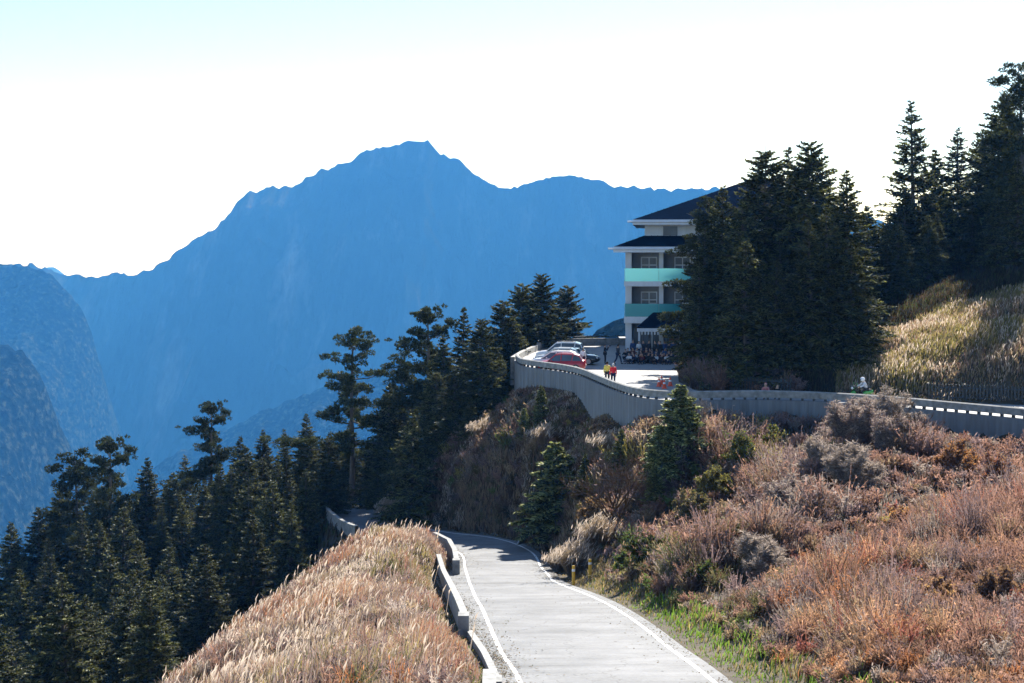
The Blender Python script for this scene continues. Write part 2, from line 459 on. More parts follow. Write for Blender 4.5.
GX0, GX1, GY0, GY1, GS = -125.0, 110.0, -20.0, 340.0, 0.8
gx = np.arange(GX0, GX1 + 0.01, GS); gy = np.arange(GY0, GY1 + 0.01, GS)
XX, YY = np.meshgrid(gx, gy)
ZZ = rbf(CP)(XX, YY)
for _ in range(6):
    Zp = np.pad(ZZ, 1, mode='edge')
    ZZ = (Zp[1:-1, 1:-1] * 4 + Zp[:-2, 1:-1] + Zp[2:, 1:-1] + Zp[1:-1, :-2] + Zp[1:-1, 2:]) / 8
ZZ = ZZ + (fbm(XX / 7, YY / 7, 3, 4) - 0.5) * 1.3 + (fbm(XX / 1.8, YY / 1.8, 9, 2) - 0.5) * 0.3
rd, ri = seg_dist(XX, YY, ROAD[:, :2])
ri_i = np.clip(ri.astype(int), 0, len(ROAD) - 1)
side = (XX - at_road(ri, 0)) * RN[ri_i, 0] + (YY - at_road(ri, 1)) * RN[ri_i, 1]     # + right
halfw = at_road(ri, 3) + np.where(side > 0, at_road(ri, 5), at_road(ri, 4))
e = rd - halfw
t = np.clip((e - 0.5) / np.where(side > 0, 2.4, 1.6), 0, 1); t = t * t * (3 - 2 * t)
ZZ = np.where(e < 6, (at_road(ri, 2) - 0.10) * (1 - t) + ZZ * t, ZZ)
ind = inside(XX, YY, UPPER); sd, _ = seg_dist(XX, YY, UPPER, close=True)
wd, _ = seg_dist(XX, YY, WALL[:, :2])
t = np.clip((sd - 0.3) / 1.4, 0, 1)
ZZ = np.where(ind, ZZ * (1 - t) + (ZP - 0.25) * t, ZZ)
ZZ = np.where(ind & (ZZ > ZP - 0.2), ZP - 0.25, ZZ)
t = np.clip(sd / 3.0, 0, 1)
ZZ = np.where(~ind & (wd < sd + 1e-6), np.minimum(ZZ, ZP - 1.3 + sd * 0.05), ZZ)          # below the retaining wall
ZZ = np.where(~ind & (wd > sd + 0.5) & (YY < 136) & (XX > 10), (ZP - 0.1) * (1 - t) + ZZ * t, ZZ)    # behind the upper road

def H(X, Y):
    X = np.asarray(X, float); Y = np.asarray(Y, float)
    u = np.clip((X - GX0) / GS, 0, len(gx) - 1.001); v = np.clip((Y - GY0) / GS, 0, len(gy) - 1.001)
    i = u.astype(int); j = v.astype(int); fu = u - i; fv = v - j
    return (ZZ[j, i] * (1 - fu) + ZZ[j, i + 1] * fu) * (1 - fv) + (ZZ[j + 1, i] * (1 - fu) + ZZ[j + 1, i + 1] * fu) * fv

def grid_mesh(name, X, Y, Z, smooth=True):
    ny, nx = X.shape
    V = np.stack([X.ravel(), Y.ravel(), Z.ravel()], 1)
    i = np.arange(nx - 1)[None] + np.arange(ny - 1)[:, None] * nx
    i = i.ravel()
    return mesh_np(name, V, np.stack([i, i + 1, i + 1 + nx, i + nx], 1), smooth=smooth)

tag(link('ground', grid_mesh('ground', XX, YY, ZZ), None, [M['ground']]), kind='structure')

# coarse hillside round the modelled ground
cx = np.arange(-2600, 2601, 26.0); cy = np.arange(-1400, 1801, 26.0)
CX, CY = np.meshgrid(cx, cy)
ox = np.maximum(np.maximum(GX0 + 4 - CX, CX - GX1 + 4), 0); oy = np.maximum(np.maximum(GY0 + 4 - CY, CY - GY1 + 4), 0)
dd = np.hypot(ox, oy)
CZ = H(CX, CY) - 1.0 - dd * 0.62 + (fbm(CX / 160, CY / 160, 5, 4, True) - 0.6) * np.minimum(dd, 160) * 0.5
CZ = np.where(dd < 1, CZ - 14, CZ)
CZ = np.maximum(CZ, -1010)
tag(link('hillside', grid_mesh('hillside', CX, CY, CZ), None, [M['hillside']]), kind='structure')
vx = np.linspace(-7000, 7000, 60); vy = np.linspace(-1400, 10900, 60)
VX, VY = np.meshgrid(vx, vy)
tag(link('valley_floor', grid_mesh('valley_floor', VX, VY, -1000 + 25 * (fbm(VX / 900, VY / 900, 2, 3) - 1)), None, [M['hillside']]), kind='structure')

# ------------------------------------------------------------------ mountains
def mountain(name, sky_pts, D, slope, x0, x1, depth_front, depth_back, mat, step=30, rib=0.3, ribs=500, seed=1, wob=0.05, crest=4.0, floor=-1005, back=0.6, ny=None):
    xs = np.arange(x0, x1 + step, step)
    sp = np.array(sky_pts, float)
    Yc = D * (1 + wob * (vnoise(xs / (D * 0.25), xs * 0 + 3.3, seed) - 0.5) * 2)
    px = xs / Yc * F + 512
    Hc = -(np.interp(px, sp[:, 0], sp[:, 1]) - HY) / F * Yc
    Hc = Hc + (fbm(xs / (step * 2.2), xs * 0, seed + 5, 3) - 0.5) * crest * 2
    v = np.r_[np.linspace(-1, 0, ny or 90) ** 1, np.linspace(0, 1, 20)[1:]]
    dist = np.where(v < 0, -((-v) ** 1.35) * depth_front, v * depth_back)
    X = np.repeat(xs[None], len(v), 0); Y = Yc[None] + dist[:, None]
    ad = np.abs(dist)[:, None]
    drop = np.where(dist[:, None] < 0, slope * ad, back * ad)
    rg = fbm(X / ribs + 0.5 * vnoise(X / ribs, Y / ribs, seed + 30), Y / (ribs * 2.6) + seed, seed + 11, 5, True)
    fine = fbm(X / (ribs * 0.22), Y / (ribs * 0.3), seed + 21, 4, True)
    k = np.minimum(ad, ribs * 1.4)
    Z = Hc[None] - drop + (rg - 0.75) * k * rib * 2.2 + (fine - 0.6) * np.minimum(ad, ribs * 0.35) * 0.45
    Z = np.maximum(Z, floor)
    Z = np.where(dist[:, None] < 0, np.minimum(Z, (Hc / Yc)[None] * Y - ad * 0.02), Z)     # the crest stays the skyline
    return tag(link(name, grid_mesh(name, X, Y, Z), None, [mat]), kind='structure')

SKY_MAIN = [(-400, 262), (-100, 258), (0, 263), (35, 265), (60, 272), (95, 278), (120, 275), (145, 270), (168, 262), (174, 252), (182, 246), (200, 238), (212, 229), (230, 214), (237, 201), (248, 193), (258, 189), (280, 188), (292, 188), (303, 181),
            (320, 172), (340, 165), (355, 158), (367, 150), (376, 148), (400, 144), (415, 143), (428, 141), (434, 146), (440, 153), (455, 157), (463, 164), (472, 171), (487, 180), (500, 188), (513, 189), (524, 182), (545, 180), (562, 176), (580, 174), (592, 178), (603, 184),
            (640, 188), (690, 190), (740, 186), (800, 200), (900, 225), (1000, 235), (1200, 250), (1500, 270)]
mountain('mountain', SKY_MAIN, 5200, 0.8, -3400, 3800, 1700, 900, M['mountain'], step=12, rib=0.55, ribs=600, seed=4, crest=17, ny=150)
mountain('far_peak', [(-600, 300), (20, 300), (36, 274), (47, 267), (55, 267), (62, 272), (80, 290), (200, 300), (900, 300)], 9500, 0.5, -4800, 1500, 1500, 900, M['mountain'], step=40, seed=6, crest=3, rib=0.1, ny=30)
mountain('left_ridge', [(-700, 210), (-100, 258), (0, 264), (30, 266), (50, 276), (66, 290), (80, 308), (92, 335), (102, 375), (112, 430), (140, 520), (400, 1100)], 4000, 0.75, -3000, -800, 1000, 700, M['spur'], step=9, rib=0.45, ribs=300, seed=12, crest=13, back=0.9, ny=80)
mountain('near_spur', [(-700, 240), (-60, 325), (0, 345), (22, 352), (34, 366), (46, 388), (58, 425), (72, 470), (100, 540), (400, 1200)], 2500, 0.7, -2500, -600, 700, 400, M['spur'], step=6, rib=0.5, ribs=160, seed=15, crest=11, back=0.9, ny=90)
mountain('middle_spur', [(-200, 620), (100, 500), (150, 470), (180, 452), (215, 436), (260, 410), (300, 398), (350, 380), (385, 366), (420, 360), (480, 352), (560, 345), (640, 330), (800, 300), (1200, 280)], 3400, 0.62, -1900, 1900, 900, 500, M['spur'], step=9, rib=0.45, ribs=240, seed=21, crest=11, back=0.8, ny=80)
mountain('near_knoll', [(300, 700), (500, 460), (560, 366), (583, 344), (600, 331), (612, 325), (630, 318), (700, 300), (900, 290), (1300, 280)], 700, 0.7, -150, 500, 330, 200, M['spur'], step=4, rib=0.4, ribs=60, seed=25, crest=3, back=0.8, ny=60)

# haze: a closed box round the camera and everything but the sky
hb = MB(); hb.box(-7300, 7300, -1700, 11000, -1060, 460)
haze = hb.build('haze', bpy.data.materials.new('haze'))
tag(haze, kind='stuff')
hm = haze.data.materials[0]; hm.use_nodes = True
hn = hm.node_tree; hn.nodes.clear()
ho = hn.nodes.new('ShaderNodeOutputMaterial'); hv = hn.nodes.new('ShaderNodeVolumePrincipled')
hv.inputs['Color'].default_value = (0.04, 0.19, 0.54, 1)
hv.inputs['Absorption Color'].default_value = (1, 1, 1, 1)
hv.inputs['Density'].default_value = 0.00022
hv.inputs['Anisotropy'].default_value = 0.0
hn.links.new(hv.outputs[0], ho.inputs['Volume'])
# ------------------------------------------------------------------ roads
def ribbon_mesh(name, L, Rr, n=6):
    """Sheet between two edge rows of X, Y, z."""
    L = np.array(L, float); Rr = np.array(Rr, float); k = len(L)
    t = np.linspace(0, 1, n)[None, :, None]
    V = (L[:, None] * (1 - t) + Rr[:, None] * t).reshape(-1, 3)
    i = (np.arange(n - 1)[None] + np.arange(k - 1)[:, None] * n).ravel()
    return mesh_np(name, V, np.stack([i, i + 1, i + 1 + n, i + n], 1), smooth=True)

def road_off(off, dz, rows=ROAD, nr=RN):
    off = np.broadcast_to(off, len(rows))
    return np.stack([rows[:, 0] + nr[:, 0] * off, rows[:, 1] + nr[:, 1] * off, rows[:, 2] + dz], 1)
tag(link('road', ribbon_mesh('road', road_off(-ROAD[:, 3] - ROAD[:, 4], 0), road_off(ROAD[:, 3] + ROAD[:, 5], 0)), None, [M['asphalt']]), kind='structure')
ml = ribbon_mesh('road_edge_line', road_off(-ROAD[:, 3] - .07, .004), road_off(-ROAD[:, 3] + .07, .004), 2)
tag(link('road_edge_line', ml, None, [M['white_paint']]), kind='structure')
mr = ribbon_mesh('road_edge_line', road_off(ROAD[:, 3] - .07, .004), road_off(ROAD[:, 3] + .07, .004), 2)
tag(link('road_edge_line', mr, None, [M['white_paint']]), kind='structure')
# the joint across the carriageway where the grade changes
jb = MB(); i0 = int(np.argmin(abs(ROAD[:, 1] - 76)))
r_ = ROAD[i0]; jb.quad([(r_[0] - 3.6, r_[1] + .05, r_[2] + .004), (r_[0] + 2.5, r_[1] - .15, r_[2] + .03), (r_[0] + 2.5, r_[1] - .03, r_[2] + .012), (r_[0] - 3.6, r_[1] + .17, r_[2] - .01)])
tag(jb.build('road_joint', M['rubber']), kind='structure')

pm_ = MB(); rp_ = random.Random(3)                                   # tar patches and sealed joints in the carriageway
for yc in (42.5, 54, 67):
    yy_ = [yc, yc + .03]; x_ = np.interp(yc, ROAD[:110, 1], ROAD[:110, 0]); z_ = [np.interp(v, ROAD[:110, 1], ROAD[:110, 2]) + .016 for v in yy_]
    pm_.quad([(x_ - 2.9, yy_[0], z_[0]), (x_ + 3.0, yy_[0] - .1, z_[0] + .02), (x_ + 3.0, yy_[1] - .1, z_[1] + .02), (x_ - 2.9, yy_[1], z_[1])])
tag(pm_.build('road_patches', asphalt('dark tar patch', (0.07, 0.075, 0.083), (0.14, 0.147, 0.16))), kind='structure')
pz = bmesh.new()
vs = [pz.verts.new((x, y, ZP)) for x, y in UPPER]
pz.faces.new(vs); bmesh.ops.triangulate(pz, faces=pz.faces[:])
me = bpy.data.meshes.new('plaza'); pz.normal_update()
if sum(f.normal.z for f in pz.faces) < 0: bmesh.ops.reverse_faces(pz, faces=pz.faces[:])
pz.to_mesh(me); pz.free()
tag(link('plaza', me, None, [M['plaza']]), kind='structure')

# ------------------------------------------------------------------ retaining wall, guard rail and parapets
WR = resample(WALL[:, :2], 0.3); WN = normals2(WR)     # travel from right to left, so the normal points away from us
WN = -WN if WN[len(WN) // 2, 1] > 0 else WN            # towards the camera side
def wall_sheet(name, line, nrm, z0, z1, thick, mat, rib=0.0, parent=None, joints=0, cap=0.0):
    mb = MB(); k = len(line)
    z0 = np.broadcast_to(z0, k); z1 = np.broadcast_to(z1, k)
    fr = []; bk = []
    for i in range(k):
        o = rib * (1 if i % 2 else -1)
        if joints and i % joints == 0: o = -0.06
        fr.append((line[i, 0] + nrm[i, 0] * o, line[i, 1] + nrm[i, 1] * o))
        bk.append((line[i, 0] - nrm[i, 0] * thick, line[i, 1] - nrm[i, 1] * thick))
    for i in range(k - 1):
        a, b, c, d = fr[i], fr[i + 1], bk[i + 1], bk[i]
        mb.quad([(*a, z0[i]), (*b, z0[i + 1]), (*b, z1[i + 1]), (*a, z1[i])])
        mb.quad([(*a, z1[i]), (*b, z1[i + 1]), (*c, z1[i + 1]), (*d, z1[i])])
        mb.quad([(*d, z1[i]), (*c, z1[i + 1]), (*c, z0[i + 1]), (*d, z0[i])])
    for i in (0, k - 1):
        mb.quad([(*fr[i], z0[i]), (*fr[i], z1[i]), (*bk[i], z1[i]), (*bk[i], z0[i])])
    return mb.build(name, mat, parent)

rw = empty('retaining_wall', (WR[0, 0], WR[0, 1], 0)); rw.location = (0, 0, 0)
tag(rw, 'long curved ribbed concrete retaining wall holding up the upper road and car park', 'wall')
wall_sheet('wall_face', WR, WN, H(WR[:, 0] + WN[:, 0] * .5, WR[:, 1] + WN[:, 1] * .5) - 1.6, ZP + 0.3, 0.45, M['concrete'], rib=0.028, parent=rw, joints=20)
gr = empty('guard_rail')
tag(gr, 'pale concrete beam rail on short dark posts, running along the top of the retaining wall', 'guard rail')
GRC = WR - WN * 0.22
def beam(mb, line, nrm, w, z0, z1, m=0):
    for i in range(len(line) - 1):
        p = []
        for j in (i, i + 1):
            for s in (1, -1):
                p.append((line[j, 0] + nrm[j, 0] * w * s, line[j, 1] + nrm[j, 1] * w * s))
        a, b, c, d = p
        mb.quad([(*a, z0), (*c, z0), (*c, z1 - .06), (*a, z1 - .06)], m)
        mb.quad([(*a, z1 - .06), (*c, z1 - .06), ((c[0] + d[0]) / 2, (c[1] + d[1]) / 2, z1), ((a[0] + b[0]) / 2, (a[1] + b[1]) / 2, z1)], m)
        mb.quad([((a[0] + b[0]) / 2, (a[1] + b[1]) / 2, z1), ((c[0] + d[0]) / 2, (c[1] + d[1]) / 2, z1), (*d, z1 - .06), (*b, z1 - .06)], m)
        mb.quad([(*b, z1 - .06), (*d, z1 - .06), (*d, z0), (*b, z0)], m)
        mb.quad([(*b, z0), (*d, z0), (*c, z0), (*a, z0)], m)
mb = MB(); beam(mb, GRC[::3], WN[::3], .13, ZP + .46, ZP + .93); mb.build('rail_beam', M['concrete_pale'], gr)
PC = resample(GRC, 0.75); PN = normals2(PC)
for i in range(1, len(PC) - 1):
    if PC[i, 0] > 33: continue
    x, y = PC[i]; a = math.atan2(PN[i, 1], PN[i, 0])
    mb = MB(); mb.box(-.09, .09, -.07, .07, 0.1, .47, mat=Matrix.Translation((x, y, ZP)) @ Matrix.Rotation(a, 4, 'Z'))
    mb.build('post', M['dark_metal'], gr)

# parapet round the far side of the car park
def parapet(name, pts, h, th, label, mat, z=ZP, rail=True, base=-2.0):
    pts = resample(np.array(pts, float), 0.5); n = normals2(pts)
    o = empty(name); tag(o, label, 'parapet')
    wall_sheet('wall_face', pts, n, z + base, z + h, th, mat, parent=o)
    if rail:
        m = MB(); c = pts - n * th / 2; beam(m, c, n, .07, z + h + .16, z + h + .26); m.build('hand_rail', M['dark_metal'], o)
        q = resample(c, 2.0)
        for x, y in q:
            m = MB(); m.tube([(x, y, z + h - .05), (x, y, z + h + .2)], .035, 6); m.build('post', M['dark_metal'], o)
    return o
parapet('parapet', [(0.25, 128.3), (1.2, 136), (2.6, 144)], .55, .4, 'low white parapet edging the left end of the car park, behind the parked cars', M['concrete_pale'], rail=False)
parapet('parapet', [(2.8, 144.6), (3.6, 150.5), (8, 152), (12.4, 152.5)], .75, .3, 'straight grey parapet with a dark hand rail along the far side of the car park', M['concrete_pale'])

# parapets of the lower road, rows of photo x, photo y of the foot of the road edge, distance
def low_wall(name, pts, h, th, label, dz=-1.2):
    pts = resample(np.array(pts, float), 0.6); n = normals2(pts)
    zc = np.interp(pts[:, 1], ROAD[:90, 1], ROAD[:90, 2])
    o = empty(name); tag(o, label, 'kerb' if name == 'kerb' else 'parapet')
    mbb = MB(); k = len(pts)
    for i in range(k - 1):
        q = []
        for j in (i, i + 1):
            q.append([(pts[j, 0] + n[j, 0] * s * th / 2, pts[j, 1] + n[j, 1] * s * th / 2) for s in (1, -1)])
        (a, b), (c, d) = q; z = zc[i], zc[i + 1]
        mbb.quad([(*a, z[0] + dz), (*c, z[1] + dz), (*c, z[1] + h), (*a, z[0] + h)])
        mbb.quad([(*d, z[1] + dz), (*b, z[0] + dz), (*b, z[0] + h), (*d, z[1] + h)])
        mbb.quad([(*a, z[0] + h), (*c, z[1] + h), (*d, z[1] + h), (*b, z[0] + h)])
        if i == 0: mbb.quad([(*a, z[0] + dz), (*a, z[0] + h), (*b, z[0] + h), (*b, z[0] + dz)])
        if i == k - 2: mbb.quad([(*c, z[1] + dz), (*d, z[1] + dz), (*d, z[1] + h), (*c, z[1] + h)])
    mbb.build('wall_face', M['concrete_pale'], o)
    j = k // 2
    zz = zc[0] + h
    m = MB(); m.box(-th / 2 - .06, th / 2 + .06, -.3, .3, -h - .2, .03, mat=Matrix.Translation((pts[0, 0], pts[0, 1] - .3, zz)))
    m.build('end_block', M['concrete_pale'], o)
    return o
low_wall('parapet', [(-1.72, 51), (-2.1, 56), (-2.5, 61), (-3.5, 74), (-4.5, 87)], .7, .27, 'sloping concrete parapet on the grassy left edge of the lower road, its near end widened')
low_wall('parapet', [(-3.2, 82), (-3.6, 89), (-4.3, 97), (-5.6, 103)], .85, .3, 'short grey parapet with a square end post, further down the lower road at the bend')
low_wall('parapet', [(-.75, 18), (-.5, 30), (-.62, 39.2)], .36, .36, 'weathered concrete parapet stub nearest the viewer, at the lower left edge of the road')
low_wall('kerb', [(-.45, 39.6), (-.88, 45), (-1.5, 50.6)], .1, .22, 'low concrete kerb closing the gap between the two near parapets')
def road_wall(i0, i1, off, h, th, label):
    rows = ROAD[i0:i1]; nn = RN[i0:i1]
    a = road_off(off, 0, rows, nn); o = empty('parapet'); tag(o, label, 'parapet')
    s = 1 if off > 0 else -1
    m = MB()
    for i in range(len(a) - 1):
        p0, p1 = a[i], a[i + 1]; q0 = p0[:2] + nn[i] * s * th; q1 = p1[:2] + nn[i + 1] * s * th
        m.quad([(p0[0], p0[1], p0[2] - .5), (p1[0], p1[1], p1[2] - .5), (p1[0], p1[1], p1[2] + h), (p0[0], p0[1], p0[2] + h)])
        m.quad([(p0[0], p0[1], p0[2] + h), (p1[0], p1[1], p1[2] + h), (*q1, p1[2] + h), (*q0, p0[2] + h)])
        m.quad([(*q0, p0[2] + h), (*q1, p1[2] + h), (*q1, p1[2] - 1.5), (*q0, p0[2] - 1.5)])
    m.build('wall_face', M['concrete_pale'], o)
iL = [int(np.argmin(np.hypot(ROAD[:, 0] - x, ROAD[:, 1] - y))) for x, y in ((-9, 114), (-14, 130), (-13.2, 126), (-22, 147))]
road_wall(iL[0], iL[1], -3.0, .7, .3, 'curving low white parapet beside the lit bend of the lower road below the dark firs')
road_wall(iL[2], iL[3], 3.2, .7, .3, 'low tan wall behind the lit patch of the lower road, under the tall pine')

# picket fences on the far side of the upper road
def picket_fence(pts, h, label, group=None):
    pts = resample(np.array(pts, float), 0.22); n = normals2(pts)
    o = empty('picket_fence'); tag(o, label, 'fence', group)
    m = MB()
    for i in range(len(pts)):
        x, y = pts[i]; a = math.atan2(n[i, 1], n[i, 0]); hh = h + random.uniform(-.015, .015)
        m.box(-.012, .012, -.05, .05, .05, hh, mat=Matrix.Translation((x, y, ZP)) @ Matrix.Rotation(a, 4, 'Z'))
    m.build('pickets', M['dark_metal'], o)
    for za in (.25, h - .25):
        m = MB(); beam(m, pts[::4] - n[::4] * .06, n[::4], .03, ZP + za, ZP + za + .08); m.build('cross_rail', M['dark_metal'], o)
    for p in resample(pts, 2.4):
        m = MB(); m.box(p[0] - .06, p[0] + .06, p[1] + .08, p[1] + .2, ZP - .2, ZP + h + .05); m.build('post', M['dark_metal'], o)
picket_fence([(60, 76.5), (45, 88.2), (34.2, 94.0), (28.2, 96.2)], 1.15, 'dark picket fence beside the upper road at the foot of the sunlit grassy bank')
picket_fence([(19.5, 99.5), (17.9, 100.4), (14.4, 102.2)], 1.15, 'short dark picket fence beside the upper road under the big dark firs')

# ------------------------------------------------------------------ hotel
B = empty('hotel_building')
tag(B, 'four storey pale mountain hotel with navy hipped roofs and turquoise glass balconies', 'building')
X0, X1 = 10.9, 34.0; YF, YR = 138.0, 161.0
WX = 12.85
m = MB()
m.box(X0 + .1, X1, YF + 1.5, YR, ZP - .5, -.2)                       # body behind the loggias
m.box(WX, X1 - 1.5, YF + 1.9, YR - 1.5, -.2, 3.2)                    # top storey
m.build('wall', M['wall_grey'], B)
bays = np.arange(X0 + .1, X1 - 1, 3.25)
for i, bx_ in enumerate(bays):
    m = MB(); m.box(bx_, bx_ + (.6 if i == 0 else .42), YF - (.04 if i == 0 else 0), YF + 1.48, ZP, -.26); m.build('column', M['wall_white'], B)
m = MB()                                                            # ridged siding of the top storey
for i in range(int((X1 - 1.5 - WX) / .3)):
    x = WX + i * .3; m.box(x, x + .18, YF + 1.84, YF + 1.9, 1.2, 2.45)
m.build('ridged_siding', M['wall_white'], B)
m = MB(); m.box(WX, X1 - 1.5, YF + 1.862, YF + 1.898, 1.2, 2.46); m.build('siding_board', M['wall_white'], B)
for z0, z1 in ((-7.05, -6.42), (-3.5, -3.02)):
    m = MB(); m.box(X0, X1, YF - 1.0, YF + 1.6, z0, z1); m.build('balcony_slab', M['wall_white'], B)
    for i, bx_ in enumerate(bays):
        g = MB(); g.box(max(bx_, X0 + .02), min(bx_ + 3.22, X1), YF - .99, YF - .965, z1 - .12, z1 + 1.25)
        tag(g.build('balcony_glass', M['teal_glass' if z0 < -6 else 'balcony_glass'], B), 'darker teal lower balcony glass' if z0 < -6 else 'pale turquoise upper balcony glass')
    g = MB(); g.box(X0 + .02, X0 + .045, YF - .96, YF + .05, z1 - .12, z1 + 1.25); tag(g.build('balcony_glass', M['teal_glass' if z0 < -6 else 'balcony_glass'], B), 'darker teal lower balcony glass' if z0 < -6 else 'pale turquoise upper balcony glass')
    for bx_ in bays:                                                 # windows and doors in each loggia
        wz0, wz1 = z1 + .05, z1 + 2.35
        fx = bx_ + 1.55
        f = MB(); f.box(fx - .06, fx + 1.52, YF + 1.42, YF + 1.49, wz0, wz1)
        fr = f.build('window', M['wall_white'], B)
        pn = MB()
        for xa, xb, za, zb in ((fx + .04, fx + .68, wz0 + .1, wz0 + 1.45), (fx + .78, fx + 1.42, wz0 + .1, wz0 + 1.45), (fx + .04, fx + .68, wz0 + 1.55, wz1 - .1), (fx + .78, fx + 1.42, wz0 + 1.55, wz1 - .1)):
            pn.box(xa, xb, YF + 1.395, YF + 1.417, za, zb)
        pn.build('pane', M['window'], fr)
        cu = MB(); cu.box(fx + .78, fx + 1.40, YF + 1.37, YF + 1.39, wz0 + .12, wz0 + 1.2); cu.build('curtain', M['curtain'], fr)
for bx_ in bays[1::2]:
    f = MB(); f.box(bx_ + .3, bx_ + 1.9, YF + 1.78, YF + 1.835, 1.35, 2.4); w_ = f.build('window', M['wall_white'], B)
    pn = MB(); pn.box(bx_ + .4, bx_ + 1.8, YF + 1.755, YF + 1.775, 1.42, 2.33); pn.build('pane', M['window'], w_)
# lower skirt roof and upper hipped roof
def hip(name, x0, x1, y0, y1, ze, fas, inner, zt, parent):
    """Roof skirt from the eaves rectangle up to an inner rectangle or ridge."""
    ix0, ix1, iy0, iy1 = inner
    o = [(x0, y0), (x1, y0), (x1, y1), (x0, y1)]; i_ = [(ix0, iy0), (ix1, iy0), (ix1, iy1), (ix0, iy1)]
    m = MB()
    for k in range(4):
        a, b = o[k], o[(k + 1) % 4]; c, d = i_[(k + 1) % 4], i_[k]
        m.quad([(*a, ze), (*b, ze), (*c, zt), (*d, zt)])
        # standing seams
        n = 0
    rf = m.build(name, M['roof'], parent)
    s = MB(); L = x1 - x0; n = int(L / .6)
    for k in range(1, n):
        x = x0 + L * k / n
        # seam runs up the front slope until the hip
        run = min(1.0, (x - x0) / max(ix0 - x0, 1e-3), (x1 - x) / max(x1 - ix1, 1e-3))
        ya, yb = y0, y0 + (iy0 - y0) * run; za, zb = ze, ze + (zt - ze) * run
        s.quad([(x - .03, ya, za + .045), (x + .03, ya, za + .045), (x + .03, yb, zb + .045), (x - .03, yb, zb + .045)])
    s.build('roof_seam', M['roof'], rf)
    f = MB()
    f.box(x0, x1, y0, y0 + .12, ze - fas, ze - .004); f.box(x0, x1, y1 - .12, y1, ze - fas, ze - .004)
    f.box(x0, x0 + .12, y0 + .12, y1 - .12, ze - fas, ze - .004); f.box(x1 - .12, x1, y0 + .12, y1 - .12, ze - fas, ze - .004)
    f.box(x0 + .12, x1 - .12, y0 + .12, y1 - .12, ze - fas + .02, ze - fas + .08)
    f.build('eave_board', M['wall_white'], parent)
    g = MB(); g.tube([(x0 - .5, y0 - .08, ze - .2), (x1, y0 - .08, ze - .2)], .09, 8); g.build('gutter', M['wall_white'], parent)
hip('roof', 9.9, X1 + 1.2, YF - 1.8, YR + 1.4, .32, .55, (WX - .1, X1 - 1.4, YF + 1.7, YR - 1.4), 1.4, B)
hip('roof', 11.7, X1 + .6, YF + .1, YR + .4, 2.95, .5, (24.0, 24.8, 149.6, 149.7), 7.45, B)
# porch
PX0, PX1 = 12.2, 16.4; PYF = YF - 4.3
m = MB()
e0, e1 = -7.35, -6.0; cxp = 14.0 - .0
m.quad([(PX0, PYF, e0), (PX1, PYF, e0), (PX1, YF - 1.03, e1), (13.7, YF - 1.03, e1)])
m.quad([(PX0, PYF, e0), (13.7, YF - 1.03, e1), (PX0, YF - 1.03, e0)])
m.quad([(PX1, PYF, e0), (PX1, YF - 1.03, e0), (PX1, YF - 1.03, e1)])
m.build('porch_roof', M['roof'], B)
m = MB(); m.box(PX0, PX1, PYF, PYF + .12, e0 - .32, e0 - .004); m.box(PX0, PX0 + .12, PYF + .12, YF - 1.03, e0 - .32, e0 - .004); m.box(PX1 - .12, PX1, PYF + .12, YF - 1.03, e0 - .32, e0 - .004)
for i in range(14): m.box(PX0 + .1 + i * .3, PX0 + .22 + i * .3, PYF - .03, PYF - .003, e0 - .6, e0 - .05)
m.build('porch_fascia', M['wall_white'], B)
for x in (PX0 + .1, PX1 - .3):
    m = MB(); m.box(x, x + .2, PYF + .2, PYF + .4, ZP, e0 - .33); m.build('porch_column', M['wall_white'], B)
m = MB(); m.box(13.5, 15.0, YF + 1.36, YF + 1.48, ZP, ZP + 2.5); dfr = m.build('door', M['wall_white'], B)
m = MB(); m.box(13.62, 14.88, YF + 1.32, YF + 1.35, ZP + .05, ZP + 2.35); m.build('pane', M['window'], dfr)
m = MB(); m.box(14.7, 14.76, YF + 1.26, YF + 1.3, ZP + .8, ZP + 1.4); m.build('handle', M['steel'], dfr)
m = MB(); m.box(15.2, 16.5, YF + 1.38, YF + 1.48, ZP, ZP + 2.5); m.build('wooden_panel', M['wood'], B)
for i, x in enumerate((11.75, 12.6)):
    m = MB(); m.box(x, x + .7, YF + 1.4, YF + 1.47, ZP + .3, ZP + 2.7); w_ = m.build('window', M['wall_grey'], B)
    m = MB(); m.box(x + .08, x + .62, YF + 1.37, YF + 1.39, ZP + .4, ZP + 2.6); m.build('pane', M['window'], w_)
m = MB(); m.tube([(25.3, 149.7, 7.0), (25.3, 149.7, 11.2)], .035, 6)
mast = empty('antenna_mast'); tag(mast, 'thin antenna mast standing on the ridge of the hotel roof', 'antenna'); m.build('pole', M['steel'], mast)
for z_ in (10.6, 10.2):
    m = MB(); m.tube([(25.05, 149.7, z_), (25.55, 149.7, z_)], .015, 5); m.build('cross_bar', M['steel'], mast)

bc = Vector((X0, YF, 0)); br = Matrix.Rotation(R(-6), 4, 'Z')
for o_ in (B, mast):
    o_.rotation_euler = (0, 0, R(-6)); o_.location = bc - br @ bc
